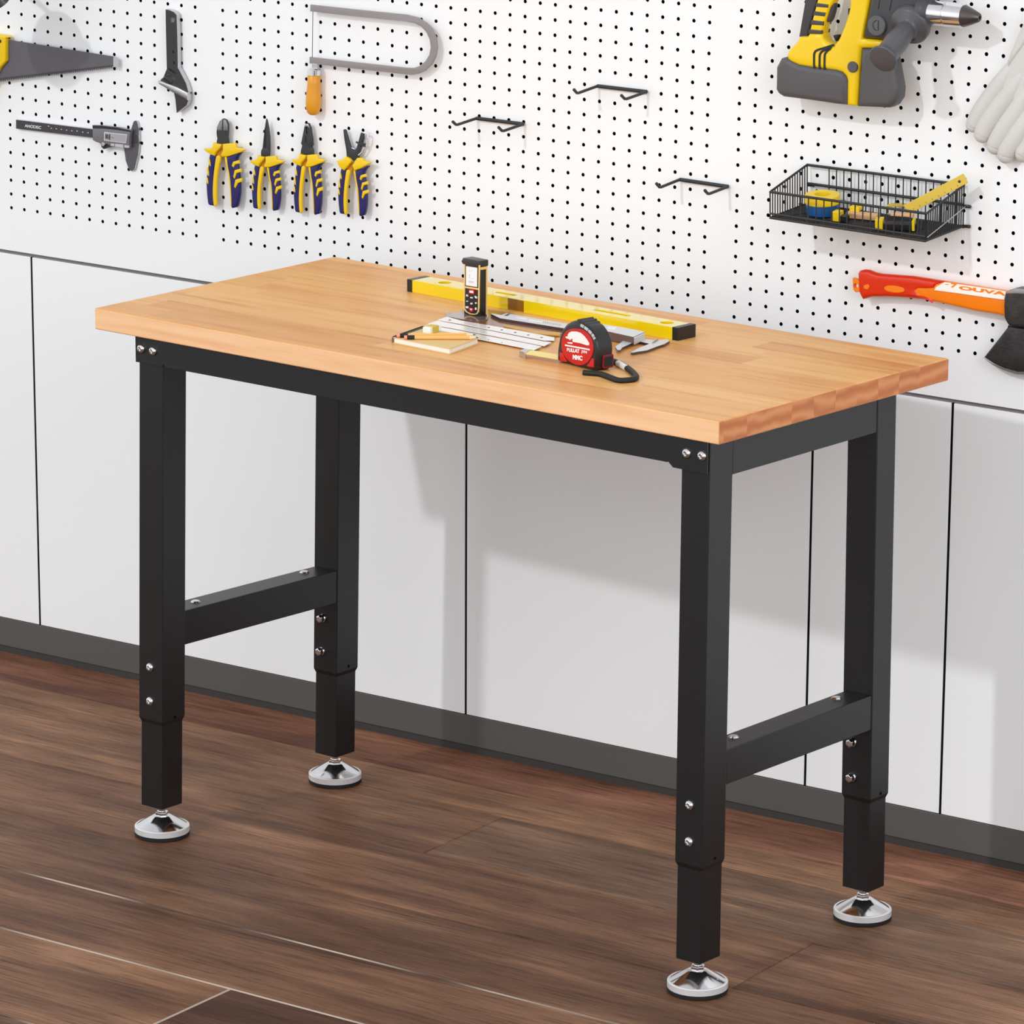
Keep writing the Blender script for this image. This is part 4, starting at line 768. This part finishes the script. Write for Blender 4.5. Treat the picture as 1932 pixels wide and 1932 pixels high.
tr = MB().shape(VF, [[vz(x, y, .001) for x, y in c4(fo_)], [vz(x, y, .001) for x, y in c4(fi_)]], -.001, .001, .0003).build('front_trim', gold, bd, label='gold line around display and keypad')
scr = MB().shape(VF, [[vz(x, y, .0008) for x, y in c4([(275, 320), (570, 362), (565, 880), (270, 835)])]], -.001, .0008, 0).build('display', mat('lcd_white', (238, 238, 240), .2), bd)
m = MB(); lcd = mat('lcd_digits', (196, 196, 200), .4)
for tx, (x0, y0), (x1, y1), (x2, y2) in (('888', (350, 770), (485, 785), (350, 705)), ('11', (360, 470), (430, 478), (360, 415)), ('T.', (340, 650), (420, 660), (340, 550)), ('N', (440, 665), (480, 670), (440, 640))):
    A_, B_, C_ = c4([(x0, y0), (x1, y1), (x2, y2)]); m.text(VF, tx, A_, B_, C_, .0008, .0002)
m.build('digits', lcd, scr)
kw = mat('key_white', (236, 236, 238), .4)
for q, mm in (([(350, 945), (490, 960), (492, 1075), (352, 1060)], redp), (sm([(350, 1460), (400, 1440), (460, 1470), (468, 1520), (420, 1550), (365, 1530)], 3), redp)):
    kb_ = MB().shape(VF, [[vz(x, y, .0016) for x, y in c4(q)]], -.001, .0016, .0004).build('key', mm, bd, label='red key')
for q in ([(362, 978), (468, 985), (468, 1050), (362, 1030)], [(275, 1080), (300, 1085), (315, 1140), (275, 1130)], [(385, 1150), (440, 1160), (442, 1190), (385, 1182)], [(500, 1120), (548, 1150), (556, 1192), (520, 1180)], [(276, 1255), (300, 1250), (314, 1275), (285, 1285)], [(390, 1308), (428, 1305), (432, 1350), (395, 1355)], [(516, 1295), (540, 1295), (544, 1335), (518, 1335)], [(262, 1400), (325, 1405), (325, 1458), (262, 1450)], [(370, 1462), (410, 1468), (436, 1462), (430, 1500), (405, 1515)], [(512, 1435), (542, 1440), (542, 1500), (512, 1498)]):
    MB().shape(VF, [[vz(x, y, .0019) for x, y in c4(q)]], -.001, .0019, .0002).build('key', kw, bd, label='small white key')
SF = Frame(g0+ex*wL, ey_, Z, ex)
MB().shape(SF, [[(.0015, htop-.006), (.0035, htop-.008), (dL*.72, htop-.008), (dL*.72, .004), (dL*.86, .004), (dL*.86, htop-.004), (.0015, htop-.004)]], -.001, .0008, .0003).build('side_trim', gold, bd, label='gold line on the side')
# ---- tinted glossy sheet, protractor, rule strips
c1 = cz(7.728, 820, 570)
gs = mat('brown_gloss', (128, 80, 52), .12, spec=.35)
o = MB().shape(TF, [fpx(TF, [(868, 603), (916, 583), (960, 590), (1062, 616), (1075, 622), (1049, 636), (1030, 652), (905, 628)], .0010)], 0, .0010, 0).build('plastic_sheet', gs); tag(o, 'thin glossy brown plastic sheet under the meter and steel strips', 'sheet')
o = MB().shape(TF, [fpx(TF, sm([(843, 590.5), (850, 589), (862, 590), (876, 583), (900, 580), (920, 583), (921, 600), (912, 604.5), (890, 605), (868, 601.5), (850, 598), (843, 597)], 3), .0024)], .0012, .0024, .0003).build('protractor', mat('protractor_grey', (112, 96, 92), .15, coat=.6)); tag(o, 'small curved grey protractor beneath the laser meter', 'protractor')
t = thing('folding_rule', 'folded white rule of three long strips lying beside the notebook', 'ruler', tp(930, 630))
ws = mat('rule_white', (238, 233, 230), .22, coat=.4)
stp = [[(843, 597.2), (870.6, 604.6), (918, 612.8), (985, 624.5), (1046, 636.5), (1046, 642), (1027, 642), (918.3, 620.8), (870.6, 611), (826, 603.2)],
       [(824.4, 604.6), (870.6, 613.2), (918.3, 622.6), (1024, 643.6), (1040.5, 645.3), (1027.5, 652.5), (918.3, 631), (870.6, 622), (807, 610.8)],
       [(805, 612.3), (870.6, 624), (918.3, 633.2), (1002, 649.2), (1021.9, 653.3), (1008, 660), (911.9, 641.2), (870, 634), (795, 621)]]
for k, q in enumerate(stp):
    s_ = MB().shape(TF, [fpx(TF, q, .0035)], .0024, .0035, .0003).build('rule_strip', ws, t)
    if k != 1:
        for x, y in (((790, 370), (980, 405), (1175, 442), (1365, 480), (1560, 516), (222, 263)) if k == 0 else ((785, 549), (980, 589))):
            q_ = tp(*c1([(x, y)])[0], .0035); r_ = .0021 if k == 0 else .0011; MB().lathe(q_-Z*.0003, Z, [(r_, 0), (r_, .0006), (r_*.5, .0009)], 12).build('rivet', mat('rivet_dark', (70, 40, 34), .4), s_)
o = MB().shape(TF, [fpx(TF, c1([(1010, 325), (1230, 368), (1500, 415), (1830, 440), (1830, 482), (1500, 462), (1230, 400), (1005, 348)]), .0030)], .0011, .0030, .0003).build('wooden_ruler', mat('ruler_gold', (204, 150, 52), .4, var=.2, vscale=90)); tag(o, 'thin golden wooden ruler behind the white rule strips', 'ruler')
# ---- silver caliper
t = thing('vernier_caliper', 'silver digital caliper lying between the tape measure and the yellow level', 'caliper', tp(1150, 630))
c2 = cz(7.728, 1040, 590)
alu = mat('brushed_silver', (216, 216, 220), .4, .35)
bm_ = MB().shape(TF, [fpx(TF, [(926, 592), (929, 591.3), (946, 594.3), (955, 591), (963, 592), (1140, 622), (1140, 632), (1063, 619), (943, 600)], .005)], .0015, .005, .0004, 0, side=1).build('beam', [alu, mat('caliper_side', (80, 70, 72), .4, .5)], t)
MB().shape(TF, [fpx(TF, c1([(1010, 192), (1075, 172), (1100, 174), (1060, 198)]), .0053)], .0048, .0053, 0).build('depth_slot', rubber, bm_)
for q in ([(1190, 210), (1350, 236), (1345, 252), (1200, 228)], [(1365, 250), (1560, 278), (1575, 292), (1380, 266)]): MB().shape(TF, [fpx(TF, c1(q), .0053)], .0048, .0053, 0).build('scale_plate', kw, bm_)
m = MB()
for k in range(9): m.shape(TF, [fpx(TF, c1([(1590+k*30, 282+k*5.2), (1594+k*30, 283+k*5.2), (1584+k*30, 300+k*5.2), (1580+k*30, 299+k*5.2)]), .0052)], .0048, .0052, 0)
m.build('scale_marks', rubber, bm_)
sl_ = MB().shape(TF, [fpx(TF, c2([(740, 172), (770, 168), (1080, 218), (1368, 276), (1200, 352), (790, 262)]), .0150)], .002, .0150, .0006, 0, side=1).build('slider', [alu, mat('slider_brown', (96, 74, 68), .4)], t)
MB().shape(TF, [fpx(TF, c2([(830, 200), (960, 212), (935, 240), (815, 228)]), .0154)], .0148, .0154, .0002).build('display', mat('caliper_lcd', (228, 228, 232), .2), sl_)
MB().shape(TF, [fpx(TF, c2([(1200, 352), (1368, 276), (1366, 300), (1210, 372)]), .0140)], .004, .0140, .0004).build('head_block', alu, t)
j1 = MB().shape(TF, [fpx(TF, c2([(935, 492), (1090, 372), (1195, 400), (1200, 430), (1035, 505), (1010, 540), (965, 542)]), .0055)], .002, .0055, .0005, 0, side=1).build('jaw', [alu, gunmet], t)
MB().shape(TF, [fpx(TF, c2([(1160, 575), (1240, 530), (1430, 450), (1235, 405), (1340, 375), (1560, 400), (1690, 380), (1728, 408), (1650, 455), (1570, 480), (1400, 545), (1250, 568), (1180, 582)]), .0045)], .0008, .0045, .0005, 0, side=1).build('jaw', [alu, gunmet], t)
MB().tube([tp(*p, .006) for p in c2([(1475, 435), (1550, 385)])], .0012, 8).build('lock_lever', silver, t)
# ---- notebook, pencils, eraser
nbT = .0095
cn = cz(10.17, 730, 580)
A_, B_, C_ = TF.at(741.5, 636.3, nbT), TF.at(848.5, 657.7, nbT), TF.at(903.4, 637.6, nbT); D_ = A_+(C_-B_)
t = thing('spiral_notebook', 'kraft covered spiral notebook at the left of the tools on the bench', 'notebook', (A_+B_+C_+D_)/4-Z*nbT)
kraft = mat('kraft_cover', (222, 190, 124), .55)
Zb = Z*nbT; qd = [A_, B_, C_, D_]
MB().hexa([p-Z*nbT for p in qd], [p-Z*(nbT-.0016) for p in qd]).build('back_cover', kraft, t, bevel=.0003)
ins = [p+((A_+C_)/2-p).normalized()*.002 for p in qd]
MB().hexa([p-Z*(nbT-.0017) for p in ins], [p-Z*.0013 for p in ins]).build('pages', mat('paper', (240, 238, 234), .6), t)
MB().hexa([p-Z*.0012 for p in qd], qd).build('front_cover', kraft, t, bevel=.0003)
m = MB(); e1 = (D_-A_); bdn = (A_-B_).normalized()
for k in range(26):
    cpt = A_+e1*((k+.7)/26.5)-Z*nbT*.5-bdn*.0025; ring = []
    for a in range(0, 360, 30):
        r = math.radians(a); ring.append(cpt+bdn*(math.cos(r)*.0062)+Z*(math.sin(r)*.0066))
    m.tube(ring, .0006, 6, closed=True)
m.build('spiral_binding', mat('binding_dark', (52, 54, 66), .35, .6), t, smooth=50)
pw = mat('pencil_wood', (240, 184, 108), .4)
def pencil(label, e0, e1, r=.0031, ztop=0):
    a, b = TF.at(*e0, nbT+r+ztop), TF.at(*e1, nbT+r+ztop); ax = b-a; L = ax.length; t = thing('pencil', label, 'pencil', a-Z*r, 0, 'pencils on the notebook')
    MB().lathe(a, ax, [(r*.95, L*.135), (r, L*.137), (r, L*.88)], 6).build('barrel', pw, t, bevel=.0002)
    MB().lathe(a, ax, [(r*.9, 0), (r, .0008), (r, L*.045)], 16).build('rubber_tip', mat('pencil_eraser', (238, 150, 130), .6), t, smooth=40)
    MB().lathe(a, ax, [(r*1.05, L*.04), (r*1.08, L*.045), (r*1.08, L*.13), (r*1.0, L*.14)], 16).build('ferrule', rubber, t, smooth=40, label='black ferrule')
    MB().lathe(a, ax, [(r, L*.88), (r*.35, L*.965)], 12).build('sharpened_cone', mat('pencil_bare', (248, 220, 178), .6), t, smooth=40)
    MB().lathe(a, ax, [(r*.35, L*.965), (r*.08, L)], 10).build('lead', tool, t)
pencil('natural wood pencil lying further back on the notebook', (748.5, 633.2), (898, 631.5))
pencil('natural wood pencil nearer the front edge of the notebook', (762.5, 636.5), (903, 637.0))
e0, e1, e2 = TF.at(803, 630.5, nbT), TF.at(812, 630.5, nbT), TF.at(832, 624.5, nbT)
ex = (e2-e1).normalized(); ey2 = Z.cross(ex); t = thing('eraser', 'white eraser in a yellow sleeve resting on the notebook', 'eraser', e1)
MB().box(e1, ex*.030, ey2*.014, Z*.0095).build('rubber', whitep, t, bevel=.001)
MB().box(e1+ex*.0055-ey2*.0004, ex*.017, ey2*.0148, Z*.0100).build('sleeve', mat('sleeve_yellow', (206, 184, 70), .5), t, bevel=.0005)
# ---- tape measure
m0, m1, m2 = tp(1053, 683.5), tp(1124, 702.5), tp(1149, 695)
ex = m1-m0; wM = ex.length; ex.normalize(); ey_ = Z.cross(ex); dM = max(.028, min((m2-m1).dot(ey_), .05)); print('tape', wM, dM)
MF = Frame(m0, ex, Z, -ey_); mz = lambda pts, h=0: [MF.px(x, y, h) for x, y in c2(pts)]
t = thing('tape_measure', 'black and red tape measure standing on the bench with its strap out', 'tape measure', m0+ex*wM/2+ey_*dM/2)
outl = [(80, 700), (76, 560), (90, 450), (110, 340), (150, 240), (210, 165), (290, 125), (370, 118), (450, 150), (540, 220), (610, 330), (650, 440), (660, 560), (655, 700), (640, 800), (610, 865), (480, 862), (300, 825), (200, 805), (120, 755)]
ol = mz(outl); zmin = min(p[1] for p in ol); ol = [(p[0], max(p[1], .0004)) for p in ol]
case = MB().shape(MF, [ol], -dM, 0, .006, res=4).build('case', blackp, t, smooth=50)
rd_ = mz(sm([(375, 235), (480, 262), (560, 340), (602, 450), (608, 560), (570, 670), (500, 745), (400, 768), (300, 735), (210, 660), (158, 560), (145, 450), (165, 350), (215, 275), (290, 238)], 3), .0012)
disc = MB().shape(MF, [rd_], -.002, .0012, .0006).build('face_disc', mat('tape_red', (196, 8, 10), .35), case, label='round red face')
for q in ([(125, 575), (165, 590), (185, 640), (232, 715), (190, 718), (118, 700)], [(510, 775), (560, 720), (590, 665), (618, 670), (612, 795), (560, 790)]):
    MB().shape(MF, [mz(q, .001)], -.002, .001, .0004).build('corner_inlay', redp, case)
wl = MB().shape(MF, [mz([(240, 320), (262, 290), (300, 272), (370, 275), (430, 295), (480, 340), (520, 390), (550, 440), (552, 475), (515, 475), (440, 450), (400, 440), (318, 425), (305, 400), (318, 385), (290, 380), (275, 405), (262, 385), (215, 372), (205, 350), (240, 345)], .0016)], .001, .0016, 0); 
wl.shape(MF, [mz([(235, 430), (308, 432), (306, 455), (238, 446)], .0016)], .001, .0016, 0)
wl.shape(MF, [mz([(200, 462), (560, 528), (560, 550), (200, 484)], .0016)], .001, .0016, 0)
wl.text(MF, 'BULLAT', c2([(232, 566)])[0], c2([(412, 588)])[0], c2([(232, 512)])[0], .0012, .0004, bold=.04)
wl.text(MF, 'JYN', c2([(440, 594)])[0], c2([(520, 606)])[0], c2([(440, 545)])[0], .0012, .0004, bold=.04)
wl.text(MF, 'MMC', c2([(316, 680)])[0], c2([(456, 700)])[0], c2([(316, 610)])[0], .0012, .0004, bold=.05); wl.build('face_print', whitep, disc)
m = MB()
for k in range(9):   # ribs over the top of the case
    a = math.radians(88-k*12); cx_, cz_ = MF.px(*c2([(365, 470)])[0]); rr_ = (MF.px(*c2([(365, 118)])[0])[1]-cz_)
    p = MF.P(cx_+math.cos(a)*rr_*.98, cz_+math.sin(a)*rr_*.98, -.003); m.tube([p, p-(-ey_)*(dM-.006)], .0034, 8)
m.build('grip_ribs', mat('rib_grey', (50, 50, 52), .5), case, smooth=50)
m = MB()
for q in ([(425, 182), (468, 207)], [(480, 215), (530, 255)], [(540, 264), (578, 305)], [(588, 318), (612, 352)], [(616, 362), (626, 388)]): m.shape(MF, [ribbon(mz(q, .0008), .0036)], -.001, .0008, 0)
m.build('reflective_marks', mat('mark_grey', (190, 190, 190), .4), case)
MB().shape(MF, [mz([(200, 170), (230, 140), (280, 122), (290, 150), (240, 170), (205, 200)])], -dM*.75, -dM*.2, .002).build('lock_button', redp, case)
sf = Frame(m0+ex*wM, ey_, Z, ex)
xr_ = max(p[0] for p in ol)-wM
MB().shape(sf, [rrect(dM*.35, .004, dM*.95, .024, .003)], xr_-.002, xr_+.0015, .0005).build('clip_frame', mat('clip_red', (120, 14, 34), .4), case)
MB().shape(sf, [rrect(dM*.42, .007, dM*.88, .021, .002)], xr_-.001, xr_+.0025, .0005).build('belt_clip', rubber, case)
strap = sm([(470, 872), (560, 880), (720, 895), (860, 945), (980, 985), (1100, 985), (1200, 970), (1235, 935), (1190, 870), (1100, 800), (1000, 745), (900, 705), (820, 690)], 4, False)
stp_ = MB().tube([tp(*p, .0035) for p in c2(strap)], .0042, 10, flat=(tuple(Z), 1.2)).build('wrist_strap', rubber, t, smooth=50)
q0, q1 = [tp(*p, .0045) for p in c2([(975, 738), (1085, 800)])]
MB().tube([q0, q1], .0046, 10).build('strap_label', whitep, stp_, smooth=50)
q = [(988, 658.5), (1052, 668.5), (1052, 677.5), (990, 667)]
bld = MB().shape(TF, [fpx(TF, q, .0085)], .0078, .0085, 0).build('tape_blade', mat('blade_yellow', (244, 222, 120), .35), t, label='yellow end of the measuring blade')
hk = MB(); hq = fpx(TF, [(980, 662), (990, 657.5), (1000, 659.5), (992, 666)], .0092); hk.shape(TF, [hq], .0080, .0092, 0)
p, q = TF.P(*hq[0], .0085), TF.P(*hq[3], .0085); hk.box(p, q-p, Z*-.0083, (p-q).cross(Z).normalized()*.001); hk.build('end_hook', silver, bld)
